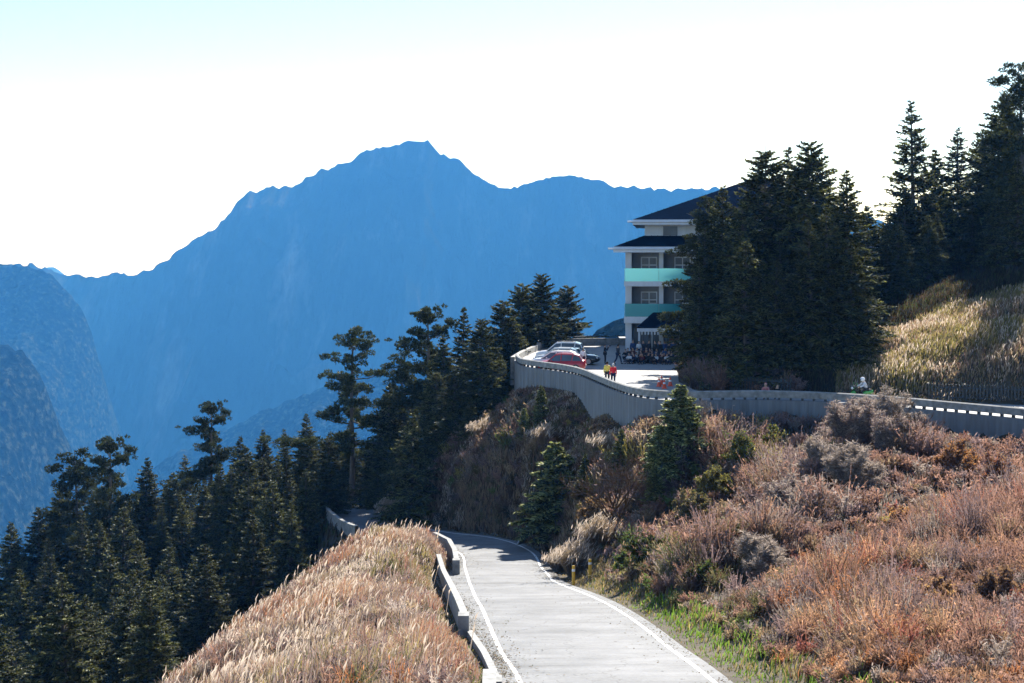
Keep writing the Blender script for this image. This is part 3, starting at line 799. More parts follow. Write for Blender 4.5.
# ------------------------------------------------------------------ cars
def car_paint(name, rgb):
    m_, nt, b = new_mat(name)
    b.inputs['Base Color'].default_value = (*rgb, 1); b.inputs['Roughness'].default_value = 0.28; b.inputs['Coat Weight'].default_value = 0.8; b.inputs['Coat Roughness'].default_value = 0.05
    return m_
def make_car(name, label, rgb, loc, heading, L=4.3, W=1.76, Ht=1.5, suv=False, group='cars parked in a row on the car park'):
    """Front towards +x."""
    o = empty(name, loc, heading); tag(o, label, 'car', group)
    pm = car_paint(name + ' paint', rgb)
    h = L / 2
    belt = .92 if not suv else 1.02
    # stations: x, bottom, side top (shoulder), crown, half width
    st = [(-h, .38, .70, .74, .66), (-h + .06, .30, belt - .02, belt + .02, .80), (-h + .35, .24, belt + .0, belt + .06, .87), (-h + 1.0, .22, belt, belt + .04, .88), (-.1, .2, belt - .02, belt + .02, .88), (.55, .2, belt - .04, belt + .02, .88),
          (h - 1.0, .2, belt - .10, belt - .02, .87), (h - .5, .22, belt - .16, belt - .08, .84), (h - .12, .26, belt - .28, belt - .22, .74), (h, .34, .52, .56, .58)]
    V = []; 
    for x, zb, zs, zc, w in st:
        w *= W / 1.76
        prof = [(-w * .9, zb), (-w, zb + .12), (-w * 1.0, (zb + zs) / 2), (-w * .96, zs), (-w * .6, zc), (0, zc + .015), (w * .6, zc), (w * .96, zs), (w, (zb + zs) / 2), (w, zb + .12), (w * .9, zb)]
        V += [(x, y, z) for y, z in prof]
    k = 11; Fc = []
    for i in range(len(st) - 1):
        for j in range(k):
            a = i * k + j; b_ = i * k + (j + 1) % k
            Fc.append((a, a + k, b_ + k, b_))
    Fc.append(tuple(range(k))); Fc.append(tuple(reversed(range((len(st) - 1) * k, len(st) * k))))
    me_ = bpy.data.meshes.new('body'); me_.from_pydata(V, [], Fc); me_.polygons.foreach_set('use_smooth', [True] * len(Fc))
    part('body', me_, o, [pm])
    # cabin: glass, with pillars and roof of the body colour
    rear = -h + (.18 if suv else .25)
    cab = [(rear, belt, .80, belt + .02), (rear + .28, Ht - .16, .70, 0), (rear + .75, Ht - .02, .66, 0), (-.1, Ht, .65, 0), (.35, Ht - .06, .64, 0), (h - 1.05, belt - .04, .76, 0)]
    def shell(inset, nm, mat_, parent_, only=None):
        m_ = MB()
        for i in range(len(cab) - 1):
            x0_, z0_, w0_, _ = cab[i]; x1_, z1_, w1_, _ = cab[i + 1]
            for s in (1, -1):
                m_.quad([(x0_, s * .84 * W / 1.76, belt - .03), (x1_, s * .84 * W / 1.76, belt - .03), (x1_, s * (w1_ - inset), z1_), (x0_, s * (w0_ - inset), z0_)])
            m_.quad([(x0_, -w0_ + inset, z0_), (x1_, -w1_ + inset, z1_), (x1_, w1_ - inset, z1_), (x0_, w0_ - inset, z0_)])
        return m_.build(nm, mat_, parent_)
    shell(0, 'windows', M['window'], o)
    m_ = MB()
    rp = [(rear + .28, Ht - .14), (rear + .75, Ht + .0), (-.1, Ht + .025), (.35, Ht - .035)]
    for (xa, za), (xb, zb) in zip(rp[:-1], rp[1:]):
        m_.quad([(xa, -.7, za), (xb, -.7, zb), (xb, .7, zb), (xa, .7, za)])
        for s in (1, -1):
            m_.quad([(xa, s * .7, za), (xb, s * .7, zb), (xb, s * .72, zb - .1), (xa, s * .72, za - .1)])
    m_.build('roof_panel', pm, o, smooth=True)
    m_ = MB()
    for s in (1, -1):
        for (xa, za), (xb, zb) in (((h - 1.05, belt - .04), (.35, Ht - .05)), ((-.05, belt), (-.1, Ht)), ((rear, belt), (rear + .28, Ht - .15)), ((rear + .9, belt), (rear + .75, Ht - .02))):
            m_ = MB(); m_.tube([(xa, s * .835 * W / 1.76, za), (xb, s * .7, zb)], .045, 6); m_.build('pillar', pm, o)
    for s in (1, -1):
        m_ = MB(); m_.ball((h - .13, s * .56, belt - .30), .12, sx=.7, sy=1.5, sz=.8); m_.build('headlight', M['lamp_white'], o, smooth=True)
        m_ = MB(); m_.ball((-h + .09, s * .64, belt - .1), .13, sx=.6, sy=1.1, sz=1.3); m_.build('tail_light', M['lamp_red'], o, smooth=True)
        m_ = MB(); m_.ball((.72, s * .98, belt + .03), .1, sx=.7, sy=1.1, sz=.8); m_.build('wing_mirror', pm, o, smooth=True)
        for xw in (h - .85, -h + .8):
            m_ = MB(); m_.tube([(xw, s * .70, .32), (xw, s * .90, .32)], .32, 18); ty = m_.build('wheel', M['rubber'], o)
            m_ = MB(); m_.tube([(xw, s * .89, .32), (xw, s * .915, .32)], .21, 12); m_.build('rim', M['chrome'], ty)
    m_ = MB(); m_.box(h - .03, h + .02, -.4, .4, .38, .52); m_.build('grille', M['rubber'], o)
    m_ = MB(); m_.box(-h - .012, -h + .02, -.26, .26, .5, .63); m_.build('number_plate', M['white_plastic'], o)
    if suv:
        for s in (1, -1):
            m_ = MB(); m_.tube([(-1.2, s * .6, Ht + .06), (.2, s * .6, Ht + .06)], .025, 6); m_.build('roof_rail', M['dark_metal'], o)
    return o
def car_at(px, d, *a, heading=R(173), **k):
    p = P(px, 300, d); return make_car('parked_car', a[0], a[1], (p.x, p.y, ZP), heading, **k)
car_at(561, 119.8, 'red hatchback parked nearest the retaining wall', (0.42, 0.015, 0.02), L=4.2)
car_at(556, 122.8, 'white sedan parked between the red hatchback and the silver car', (0.75, 0.76, 0.78), L=4.5, Ht=1.5)
car_at(558, 126.4, 'silver grey car parked behind the white sedan, only its roof showing', (0.42, 0.45, 0.48), L=4.4, Ht=1.52)
car_at(561, 130.5, 'tall white sport utility car with roof rails, farthest left in the row', (0.78, 0.78, 0.8), L=4.6, Ht=1.78, suv=True)
car_at(575, 127.0, 'black car at the end of the parked row beside the man in white', (0.012, 0.014, 0.018), L=4.4, Ht=1.45, heading=R(-12))

# ------------------------------------------------------------------ cones, posts, panel
def make_cone(loc, label):
    o = empty('traffic_cone', loc); tag(o, label, 'traffic cone', 'orange cones on the car park')
    m_ = MB(); m_.tube([(0, 0, .04), (0, 0, .68)], [.17, .03], 14); m_.build('cone_body', M['cone'], o, smooth=False)
    m_ = MB(); m_.box(-.2, .2, -.2, .2, 0, .04); m_.build('cone_base', M['cone'], o)
    m_ = MB(); m_.tube([(0, 0, .34), (0, 0, .46)], [.108, .082], 14, caps=False); m_.build('reflective_band', M['white_plastic'], o)
for px, py, lb in ((659, 386.5, 'leftmost orange traffic cone on the sunlit paving'), (661.6, 384.5, 'orange traffic cone standing furthest back in the row of four'), (664.3, 388.5, 'orange traffic cone nearest the retaining wall'), (670.2, 386, 'orange traffic cone standing apart on the right of the others')):
    d = -ZP * F / (py - HY); p = P(px, py, d); make_cone((p.x, p.y, ZP), lb)

def marker_post(px, d, hgt, label):
    x = (px - 512) / F * d; z = float(H(x, d))
    o = empty('marker_post', (x, d, z)); tag(o, label, 'post', 'yellow posts on the verge')
    m_ = MB(); m_.tube([(0, 0, -.2), (0, 0, hgt - .03), (0, 0, hgt)], [.085, .085, .06], 10); m_.build('pole', M['yellow'], o)
    m_ = MB(); m_.tube([(0, 0, hgt * .72), (0, 0, hgt * .84)], [.089, .089], 10, caps=False); m_.build('reflective_band', M['white_plastic'], o)
marker_post(573.5, 74, 1.1, 'yellow marker post standing clear on the verge of the lower road')
marker_post(590, 76, 1.0, 'shorter yellow marker post half hidden in the grass further from the road')
o = empty('leaning_panel'); tag(o, 'black panel leaning beside the shaded bend of the lower road', 'panel')
pA = P(517, 545, 99); pB = P(531, 519, 101)
m = MB(); m.quad([pA, pA + Vector((.45, .3, .05)), pB + Vector((.45, .3, 0)), pB]); m.quad([pA + Vector((0, .12, 0)), pB + Vector((0, .12, 0)), pB + Vector((.45, .42, 0)), pA + Vector((.45, .42, .05))]); m.build('board', M['dark_metal'], o)
m = MB(); m.tube([pA, pB], .06, 6); m.build('frame', M['steel'], o)

# ------------------------------------------------------------------ people
def limb_mesh(name, nodes, edges, mats, sub=1):
    me_ = bpy.data.meshes.new(name)
    me_.from_pydata([n[0] for n in nodes], edges, [])
    ob = bpy.data.objects.new(name, me_); COL.objects.link(ob)
    sk = ob.modifiers.new('skin', 'SKIN'); sk.use_smooth_shade = True
    for i, n in enumerate(nodes):
        r = n[1] if isinstance(n[1], tuple) else (n[1], n[1])
        me_.skin_vertices[0].data[i].radius = r
        me_.skin_vertices[0].data[i].use_root = (i == 0)
    if sub:
        sb = ob.modifiers.new('sub', 'SUBSURF'); sb.levels = sub; sb.render_levels = sub
    dg = bpy.context.evaluated_depsgraph_get(); dg.update()
    out = bpy.data.meshes.new_from_object(ob.evaluated_get(dg))
    bpy.data.objects.remove(ob); bpy.data.meshes.remove(me_)
    out.name = name
    for m_ in mats: out.materials.append(m_)
    return out

def join_mb(me_, mb_):
    bm_ = bmesh.new(); bm_.from_mesh(me_); t_ = mb_.mesh('t', True); bm_.from_mesh(t_); bm_.to_mesh(me_); bm_.free(); bpy.data.meshes.remove(t_)

POSES = {}
def base_pose():
    return dict(pel=(0, 0, .95), spi=(0, 0, 1.15), che=(0, 0, 1.35), nek=(0, 0, 1.5), hed=(0, .01, 1.62),
                sh=(.17, 0, 1.42), el=(.23, .0, 1.13), wr=(.24, .08, .88), hp=(.1, 0, .93), kn=(.11, .02, .5), an=(.11, 0, .09), to=(.12, .15, .04))
def sym(p, **over):
    q = {}
    for k_, v in p.items():
        if k_ in ('pel', 'spi', 'che', 'nek', 'hed'): q[k_] = v
        else: q[k_ + 'R'] = v; q[k_ + 'L'] = (-v[0], v[1], v[2])
    q.update(over); return q
POSES['standing'] = sym(base_pose())
POSES['photographing'] = sym(base_pose(), elR=(.27, .18, 1.2), wrR=(.09, .33, 1.55), elL=(-.27, .18, 1.2), wrL=(-.09, .33, 1.55), anR=(.2, 0, .09), toR=(.22, .15, .04), knR=(.16, .03, .5))
POSES['walking'] = sym(base_pose(), knR=(.1, .22, .53), anR=(.1, .30, .1), toR=(.1, .45, .06), knL=(-.1, -.08, .5), anL=(-.1, -.33, .16), toL=(-.1, -.22, .05), elR=(.24, -.12, 1.16), wrR=(.22, .0, .93), elL=(-.24, .1, 1.15), wrL=(-.2, .28, 1.02))
sit = dict(pel=(0, 0, .16), spi=(0, .02, .36), che=(0, .06, .56), nek=(0, .09, .7), hed=(0, .12, .83), sh=(.17, .06, .62), el=(.24, .2, .42), wr=(.12, .38, .4), hp=(.1, .02, .15), kn=(.17, .40, .46), an=(.12, .52, .1), to=(.13, .66, .05))
POSES['sitting'] = sym(sit)
cr = dict(pel=(0, -.12, .38), spi=(0, -.04, .56), che=(0, .06, .76), nek=(0, .12, .9), hed=(0, .16, 1.03), sh=(.17, .08, .82), el=(.24, .24, .62), wr=(.12, .4, .6), hp=(.1, -.1, .37), kn=(.18, .32, .5), an=(.13, .02, .1), to=(.14, .17, .05))
POSES['crouching'] = sym(cr)
rd_ = dict(pel=(0, 0, .85), spi=(0, .05, 1.04), che=(0, .14, 1.22), nek=(0, .22, 1.34), hed=(0, .27, 1.46), sh=(.17, .16, 1.27), el=(.27, .36, 1.08), wr=(.28, .58, 1.0), hp=(.1, .02, .84), kn=(.17, .42, .72), an=(.16, .3, .3), to=(.17, .46, .27))
POSES['riding'] = sym(rd_)

def cloth_mat(name, rgb): return paint(name, rgb, 0.85, var=0.15, scale=9, spec=0.2)
PM = {}
def person_meshes(pose):
    if pose in PM: return PM[pose]
    p = POSES[pose]
    # body, one skinned figure
    N = []; E = []; ix = {}
    def add(k_, r): ix[k_] = len(N); N.append((p[k_], r))
    for k_, r in (('pel', (.15, .11)), ('spi', (.13, .095)), ('che', (.155, .11)), ('nek', .055), ('hed', .095)): add(k_, r)
    for s in 'RL':
        for k_, r in (('sh', .062), ('el', .042), ('wr', .03), ('hp', .085), ('kn', .055), ('an', .04), ('to', .035)): add(k_ + s, r)
    E += [(ix['pel'], ix['spi']), (ix['spi'], ix['che']), (ix['che'], ix['nek']), (ix['nek'], ix['hed'])]
    for s in 'RL':
        E += [(ix['che'], ix['sh' + s]), (ix['sh' + s], ix['el' + s]), (ix['el' + s], ix['wr' + s]), (ix['pel'], ix['hp' + s]), (ix['hp' + s], ix['kn' + s]), (ix['kn' + s], ix['an' + s]), (ix['an' + s], ix['to' + s])]
    body = limb_mesh('body', N, E, [M['skin']], 1)
    x = MB(); hd = Vector(p['hed'])
    x.ball(hd + Vector((0, .005, .02)), .1, seg=12, rings=8, sx=.78, sy=.95, sz=1.18)                # skull
    x.ball(hd + Vector((0, .105, .0)), .016, seg=6, rings=4, sz=1.5)                                  # nose
    for s in (1, -1):
        x.ball(hd + Vector((s * .08, 0, .0)), .02, seg=6, rings=4, sx=.4, sz=1.5)                      # ears
    for s in 'RL':
        w = Vector(p['wr' + s]); e_ = Vector(p['el' + s]); dr = (w - e_).normalized()
        sd_ = dr.cross(Vector((0, 0, 1)))
        if sd_.length < .1: sd_ = Vector((0, 1, 0))
        sd_.normalize()
        x.ball(w + dr * .05, .04, seg=8, rings=6, sx=.8, sy=.8, sz=1.0)
        for f_ in range(4):
            o_ = sd_ * (.026 - .017 * f_); L_ = (.065, .075, .07, .055)[f_]
            x.tube([w + dr * .07 + o_, w + dr * (.07 + L_ * .6) + o_, w + dr * (.07 + L_) + o_ - Vector((0, 0, .02))], [.009, .008, .006], 5)
        x.tube([w + dr * .02 + sd_ * .03, w + dr * .06 + sd_ * .06], [.011, .008], 5)
    join_mb(body, x)
    up = lambda k_, f_, q: tuple(Vector(p[k_]).lerp(Vector(p[q]), f_))
    jn = [(tuple(Vector(p['pel']) + (Vector(p['spi']) - Vector(p['pel'])) * .05), (.185, .14)), (p['spi'], (.17, .135)), (p['che'], (.185, .14)), (up('che', .75, 'nek'), (.085, .08))]
    je = [(0, 1), (1, 2), (2, 3)]
    for s in 'RL':
        b_ = len(jn); jn += [(p['sh' + s], .085), (p['el' + s], .062), (up('el' + s, .92, 'wr' + s), .05)]
        je += [(2, b_), (b_, b_ + 1), (b_ + 1, b_ + 2)]
    jacket = limb_mesh('jacket', jn, je, [], 1)
    tn = [(p['pel'], (.165, .125))]; te = []
    for s in 'RL':
        b_ = len(tn); tn += [(p['hp' + s], .105), (p['kn' + s], .075), (up('kn' + s, .93, 'an' + s), .06)]
        te += [(0, b_), (b_, b_ + 1), (b_ + 1, b_ + 2)]
    trousers = limb_mesh('trousers', tn, te, [], 1)
    hb_ = MB(); hb_.ball(hd + Vector((0, -.018, .05)), .108, seg=12, rings=8, sx=.84, sy=.95, sz=1.0)
    hair = hb_.mesh('hair', True); hair.materials.append(M['hair'])
    sh = MB()
    for s in 'RL':
        a = Vector(p['an' + s]); t_ = Vector(p['to' + s])
        sh.tube([a + (a - t_).normalized() * .05, a + Vector((0, 0, -.03)), t_ + (t_ - a).normalized() * .06], [.045, .055, .04], 8)
    shoes = sh.mesh('shoes', True); shoes.materials.append(M['rubber'])
    PM[pose] = (body, jacket, trousers, hair, shoes)
    return PM[pose]
CM = {}
def cm(rgb):
    if rgb not in CM: CM[rgb] = cloth_mat('cloth', rgb)
    return CM[rgb]
def person(pose, loc, face, jc, tc, label, group=None, helmet=None, scale=1.0, hairc=None):
    """face: heading in degrees the figure looks to, 0 = away from the camera."""
    o = empty('person', loc, R(-face), scale); tag(o, label, 'person', group)
    body, jk, tr, ha, sh = person_meshes(pose)
    part('body', body, o)
    for nm, me_, c in (('jacket', jk, jc), ('trousers', tr, tc)):
        q = part(nm, me_, o)
        if not me_.materials: me_.materials.append(cm(c))
        q.material_slots[0].link = 'OBJECT'; q.material_slots[0].material = cm(c)
    part('shoes', sh, o)
    if helmet:
        hd = Vector(POSES[pose]['hed']); m_ = MB(); m_.ball(hd + Vector((0, -.01, .05)), .15, seg=14, rings=10, sy=1.1); h_ = m_.build('helmet', cm(helmet), o, smooth=True)
        m_ = MB(); m_.ball(hd + Vector((0, .075, .03)), .1, seg=10, rings=8, sx=1.0, sz=.6); m_.build('visor', M['window'], h_, smooth=True)
    else:
        q = part('hair', ha, o)
        if hairc: q.material_slots[0].link = 'OBJECT'; q.material_slots[0].material = cm(hairc)
    return o
def on_plaza(px, d): p = P(px, 300, d); return (p.x, p.y, ZP)
NV, BK, DK, WH = (.02, .03, .07), (.012, .013, .016), (.035, .035, .04), (.72, .74, .76)
def camera_box(parent, pose):
    w = Vector(POSES[pose]['wrR']); m_ = MB(); m_.box(-.08, .08, w.y + .04, w.y + .12, w.z + .0, w.z + .12); m_.tube([(0, w.y + .12, w.z + .06), (0, w.y + .22, w.z + .06)], .04, 10)
    c = empty('camera_body', tuple(parent.location), parent.rotation_euler.z)
    tag(c, 'black camera held up by the dark clothed man photographing the group', 'camera')
    c_ = m_.build('housing', M['rubber'], c)
p1 = person('photographing', on_plaza(605, 127.5), 90, BK, DK, 'man in black holding up a camera, standing left of the gathered group'); camera_box(p1, 'photographing')
person('walking', on_plaza(618, 127), 60, DK, NV, 'man in dark clothes striding with legs apart towards the seated group')
person('standing', on_plaza(583, 122.5), 20, WH, NV, 'person in a white top and navy trousers standing by the parked cars')
person('standing', on_plaza(607.2, 107.5), 10, (.72, .62, .12), DK, 'person in a yellow jacket standing just behind the retaining wall', hairc=(.02, .015, .01))
person('standing', on_plaza(613.2, 106), -10, (.75, .03, .04), NV, 'person in a red jacket standing just behind the retaining wall', helmet=None, hairc=(.6, .6, .6))
# the group in front of the hotel porch
cols = [BK, NV, DK, (.03, .06, .16), (.05, .05, .06), (.02, .02, .03), WH, (.05, .12, .3), (.35, .36, .4), (.10, .02, .02)]
cn = ['black', 'navy', 'charcoal', 'dark blue', 'dark grey', 'black', 'white', 'blue', 'pale grey', 'dark maroon']
rg = random.Random(5)
seen = {}
for row, (d, y0, pose_list, x0_, x1_, n_) in enumerate([(127.5, 0, ['sitting'], 627, 678, 11), (129.3, 0, ['crouching', 'sitting'], 625, 681, 12), (131.2, 0, ['standing', 'crouching'], 626, 680, 12), (132.8, 0, ['standing'], 630, 678, 9)]):
    for k_ in range(n_):
        px = x0_ + (x1_ - x0_) * (k_ + .5) / n_ + rg.uniform(-1.2, 1.2)
        ci = rg.choice([0, 1, 2, 3, 4, 5, 0, 1, 2, 7, 8, 6, 9]) ; ps = rg.choice(pose_list)
        verb = {'sitting': 'sitting', 'crouching': 'crouching', 'standing': 'standing'}[ps]
        place = ['in front row of the porch group', 'in second row of the porch group', 'in third row of the porch group', 'at the back of the porch group'][row]
        lb = f'person in {cn[ci]}, {verb} {place}'
        seen[lb] = seen.get(lb, 0) + 1
        if seen[lb] > 1: lb += (', further right', ', furthest right', ', near the wooden panel')[min(seen[lb] - 2, 2)]
        person(ps, on_plaza(px, d + rg.uniform(-.4, .4)), 180 + rg.uniform(-35, 35), cols[ci], rg.choice([BK, NV, DK]), lb, 'people gathered before the hotel porch', scale=rg.uniform(.93, 1.06))
# people on the upper road at the right, seen over the rail
person('crouching', on_plaza(766, 97), 200, (.5, .2, .2), DK, 'person with a pinkish cap, head just showing over the guard rail', scale=.98, hairc=(.75, .35, .33))
person('crouching', on_plaza(776.5, 96.2), 170, BK, BK, 'dark haired person in black, head just above the guard rail under the firs', scale=.96)
# scooter and rider
sp = on_plaza(862, 95.6)
s_ = empty('motor_scooter', sp, R(97)); tag(s_, 'bright green motor scooter on the upper road behind the guard rail', 'motor scooter')
gp = car_paint('green scooter paint', (.06, .32, .04))
m = MB(); m.tube([(0, .52, .35), (0, .62, .6), (0, .56, 1.0)], [.16, .2, .1], 10); m.tube([(0, .5, .3), (0, 0, .28)], [.16, .17], 8); m.tube([(0, .05, .35), (0, -.25, .62), (0, -.75, .68)], [.15, .2, .12], 10); m.build('body', gp, s_, smooth=True)
m = MB(); m.ball((0, -.3, .8), .2, sx=.8, sy=2.2, sz=.4); m.build('saddle', M['rubber'], s_, smooth=True)
for y in (.78, -.6):
    m = MB(); m.tube([(-.06, y, .26), (.06, y, .26)], .26, 16); w_ = m.build('wheel', M['rubber'], s_); m = MB(); m.tube([(-.065, y, .26), (.065, y, .26)], .15, 12); m.build('rim', M['chrome'], w_)
m = MB(); m.tube([(-.34, .42, 1.04), (0, .52, 1.0), (.34, .42, 1.04)], .02, 6); m.build('handlebar', M['dark_metal'], s_)
m = MB(); m.ball((0, .68, .92), .09); m.build('headlight', M['lamp_white'], s_, smooth=True)
for x_ in (.3, -.3):
    m = MB(); m.tube([(x_, .45, 1.04), (x_, .47, 1.2)], .01, 5); m.ball((x_, .46, 1.24), .06, sy=.4); m.build('mirror', gp, s_)
fw = Vector((math.cos(R(97) + math.pi / 2), math.sin(R(97) + math.pi / 2), 0))
person('riding', (sp[0] - fw.x * .3, sp[1] - fw.y * .3, ZP), -97, (.55, .57, .62), DK, 'rider in a pale grey jacket and white helmet sitting on the green scooter', helmet=(.8, .8, .82))
#@@PART3
# ================================================================== vegetation
def ribbons(base, mid, tip, side, w0, w1, w2, c0, c1=None):
    """Many thin leaf-like strips: returns vertices, quads, colours."""
    n = len(base); c1 = c0 if c1 is None else c1
    w0, w1, w2 = [np.broadcast_to(w, n)[:, None] for w in (w0, w1, w2)]
    V = np.stack([base - side * w0, base + side * w0, mid - side * w1, mid + side * w1, tip - side * w2, tip + side * w2], 1).reshape(-1, 3)
    k = (np.arange(n) * 6)[:, None]
    Q = np.concatenate([k + np.array([[0, 1, 3, 2]]), k + np.array([[2, 3, 5, 4]])], 1).reshape(-1, 4)
    C = np.stack([c0, c0, (c0 + c1) / 2, (c0 + c1) / 2, c1, c1], 1).reshape(-1, 3)
    return V, Q, C

def rods(A, B, ra, rb, col, k=4):
    """Tapered sticks from A to B."""
    n = len(A); d = B - A; d /= np.linalg.norm(d, axis=1)[:, None] + 1e-9
    u = np.cross(d, np.array([0.31, 0.17, 0.93])); u /= np.linalg.norm(u, axis=1)[:, None] + 1e-9
    w = np.cross(d, u)
    V = np.zeros((n, 2 * k, 3)); ra = np.broadcast_to(ra, n)[:, None]; rb = np.broadcast_to(rb, n)[:, None]
    for j in range(k):
        a = 2 * math.pi * j / k; o_ = u * math.cos(a) + w * math.sin(a)
        V[:, j] = A + o_ * ra; V[:, k + j] = B + o_ * rb
    b_ = (np.arange(n) * 2 * k)[:, None]
    Q = np.concatenate([b_ + np.array([[j, (j + 1) % k, k + (j + 1) % k, k + j]]) for j in range(k)], 1).reshape(-1, 4)
    return V.reshape(-1, 3), Q, np.repeat(col, 2 * k, axis=0)

def merge(parts):
    V = []; Q = []; C = []; n = 0
    for v, q, c in parts:
        V.append(v); Q.append(q + n); C.append(c); n += len(v)
    return np.concatenate(V), np.concatenate(Q), np.concatenate(C)

def unit(a): return a / (np.linalg.norm(a, axis=-1, keepdims=True) + 1e-9)

# ---- conifers ----------------------------------------------------
def conifer(h, Rad, seed, style='fir', dens=1.0, low=0.08, prof=.78, lite=1.0):
    """Trunk mesh and crown mesh of one tree."""
    g = np.random.default_rng(seed)
    A = []; Bp = []; ra = []; rb = []
    lean = g.normal(0, .012, 2)
    zz = np.linspace(0, h, 9); tr = 0.017 * h * (1 - zz / h) ** 0.8 + 0.015
    cx_ = lean[0] * zz + .05 * np.sin(zz * .7 + seed); cy_ = lean[1] * zz
    for i in range(8):
        A.append((cx_[i], cy_[i], zz[i] - (0.8 if i == 0 else 0))); Bp.append((cx_[i + 1], cy_[i + 1], zz[i + 1])); ra.append(tr[i]); rb.append(tr[i + 1])
    tc = np.array([[.16, .14, .12]])
    TV = rods(np.array(A), np.array(Bp), np.array(ra), np.array(rb), np.repeat(tc, len(A), 0), 8)
    sb, sm, st, ss, sw, sc = [], [], [], [], [], []
    LA, LB, LRa = [], [], []
    def spray(n, P0, P1, Lr, spread, flat, wid, tone):
        """needle sprays on both sides of a branch from P0 to P1"""
        t_ = g.uniform(.12, 1.0, n) ** .8
        p_ = P0 + (P1 - P0) * t_[:, None]
        p_[:, 2] += .10 * Lr * np.sin(t_ * math.pi) * g.uniform(-1, 1)
        d = unit(P1 - P0); sd_ = unit(np.cross(d, np.array([0, 0, 1.0])))
        sg = g.choice([-1, 1], n)[:, None]
        ang = g.normal(55, 16, n) * math.pi / 180
        dirv = d * np.cos(ang)[:, None] + sd_ * sg * np.sin(ang)[:, None]
        dirv[:, 2] += g.normal(.04, flat, n)
        dirv = unit(dirv)
        L_ = (spread * Lr * (1.05 - t_) + .16) * g.uniform(.6, 1.3, n)
        m_ = p_ + dirv * (L_ * .5)[:, None]; e_ = p_ + dirv * L_[:, None]; e_[:, 2] -= .10 * L_
        nz = g.normal(0, .75, n)[:, None]
        s_ = unit(np.cross(dirv, np.array([0, 0, 1.0])) + nz * np.array([0, 0, 1.0]))
        sb.append(p_); sm.append(m_); st.append(e_); ss.append(s_); sw.append(g.uniform(.6, 1.4, n) * wid)
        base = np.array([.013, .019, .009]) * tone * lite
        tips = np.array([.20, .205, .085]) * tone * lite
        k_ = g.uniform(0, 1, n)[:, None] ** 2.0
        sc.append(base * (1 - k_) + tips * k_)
    if style == 'fir':
        z = h * low; 
        while z < h * .985:
            t_ = z / h
            Lz = Rad * min(1, (1 - t_) ** prof * 1.05) * (0.75 + .25 * min(1, (t_ - low) * 9 + .4))
            nb = int(g.integers(8, 11)) if t_ < .85 else 6
            a0 = g.uniform(0, 6.3)
            for b_ in range(nb):
                if g.uniform() < .10: continue
                a = a0 + 2 * math.pi * b_ / nb + g.normal(0, .2)
                L_ = max(.12, Lz * g.uniform(.62, 1.15))
                el = (-.12 + .55 * t_ ** 1.5) + g.normal(0, .10)
                zb = z + g.normal(0, .10)
                P0 = np.array([np.interp(zb, zz, cx_), np.interp(zb, zz, cy_), zb])
                P1 = P0 + L_ * np.array([math.cos(a) * math.cos(el), math.sin(a) * math.cos(el), math.sin(el)])
                LA.append(P0); LB.append(P1); LRa.append(.012 + .012 * L_)
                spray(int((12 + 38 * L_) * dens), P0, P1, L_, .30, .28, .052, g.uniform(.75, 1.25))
            z += (0.30 + .16 * (1 - t_)) * g.uniform(.85, 1.2) * (h / 12) ** .4
    else:
        # storm-worn: fewer heavy limbs ending in flat cushions of needles
        z = h * low; k_ = 0
        while z < h * .97:
            t_ = z / h
            a = g.uniform(0, 6.3) if style == 'worn' else (k_ * 2.4 + g.normal(0, .4))
            Lz = Rad * (1.0 - .72 * t_ ** 1.6) * g.uniform(.45, 1.1)
            if style == 'arm' and .30 < t_ < .36 and k_ % 3 == 0: a = math.pi; Lz = Rad * 1.45
            el = .02 + .5 * t_ ** 2 + g.normal(0, .14)
            P0 = np.array([np.interp(z, zz, cx_), np.interp(z, zz, cy_), z])
            P1 = P0 + Lz * np.array([math.cos(a) * math.cos(el), math.sin(a) * math.cos(el), math.sin(el)])
            Pm = (P0 + P1) / 2 + np.array([0, 0, -.06 * Lz])
            LA += [P0, Pm]; LB += [Pm, P1]; LRa += [.03 + .022 * Lz, .02 + .014 * Lz]
            for q in range(int(4 + Lz * 3.2)):
                f_ = g.uniform(.3, 1.08); c = P0 + (P1 - P0) * f_ + np.array([g.normal(0, .32), g.normal(0, .32), g.uniform(-.1, .4)])
                rr = g.uniform(.22, .62) * (1.05 - .6 * t_)
                n = int(150 * dens * rr / .5)
                v = unit(g.normal(0, 1, (n, 3))); r_ = g.uniform(.3, 1, n)[:, None] ** .5
                p_ = c + v * r_ * rr * np.array([1, 1, .62]) * g.uniform(.75, 1.3)
                dv = unit(v * np.array([1, 1, .5]) + g.normal(0, .4, (n, 3)) + np.array([0, 0, .25]))
                L_ = g.uniform(.12, .26, n)[:, None]
                sb.append(p_); sm.append(p_ + dv * L_ * .5); st.append(p_ + dv * L_)
                ss.append(unit(np.cross(dv, g.normal(0, 1, (n, 3))))); sw.append(g.uniform(.025, .05, n))
                kk = g.uniform(0, 1, n)[:, None] ** 2
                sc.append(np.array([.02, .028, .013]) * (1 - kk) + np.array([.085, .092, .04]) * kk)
            z += g.uniform(.14, .36) * (h / 12); k_ += 1
    sb, sm, st, ss = [np.concatenate(a) for a in (sb, sm, st, ss)]; sw = np.concatenate(sw); sc = np.concatenate(sc)
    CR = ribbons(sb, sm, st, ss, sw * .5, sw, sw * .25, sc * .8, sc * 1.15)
    LV = rods(np.array(LA), np.array(LB), np.array(LRa), np.array(LRa) * .35, np.repeat(tc * .8, len(LA), 0), 3)
    T = merge([TV, LV])
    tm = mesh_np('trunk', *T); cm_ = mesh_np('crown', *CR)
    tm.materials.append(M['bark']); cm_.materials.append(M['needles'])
    return dict(h=h, trunk=tm, crown=cm_)
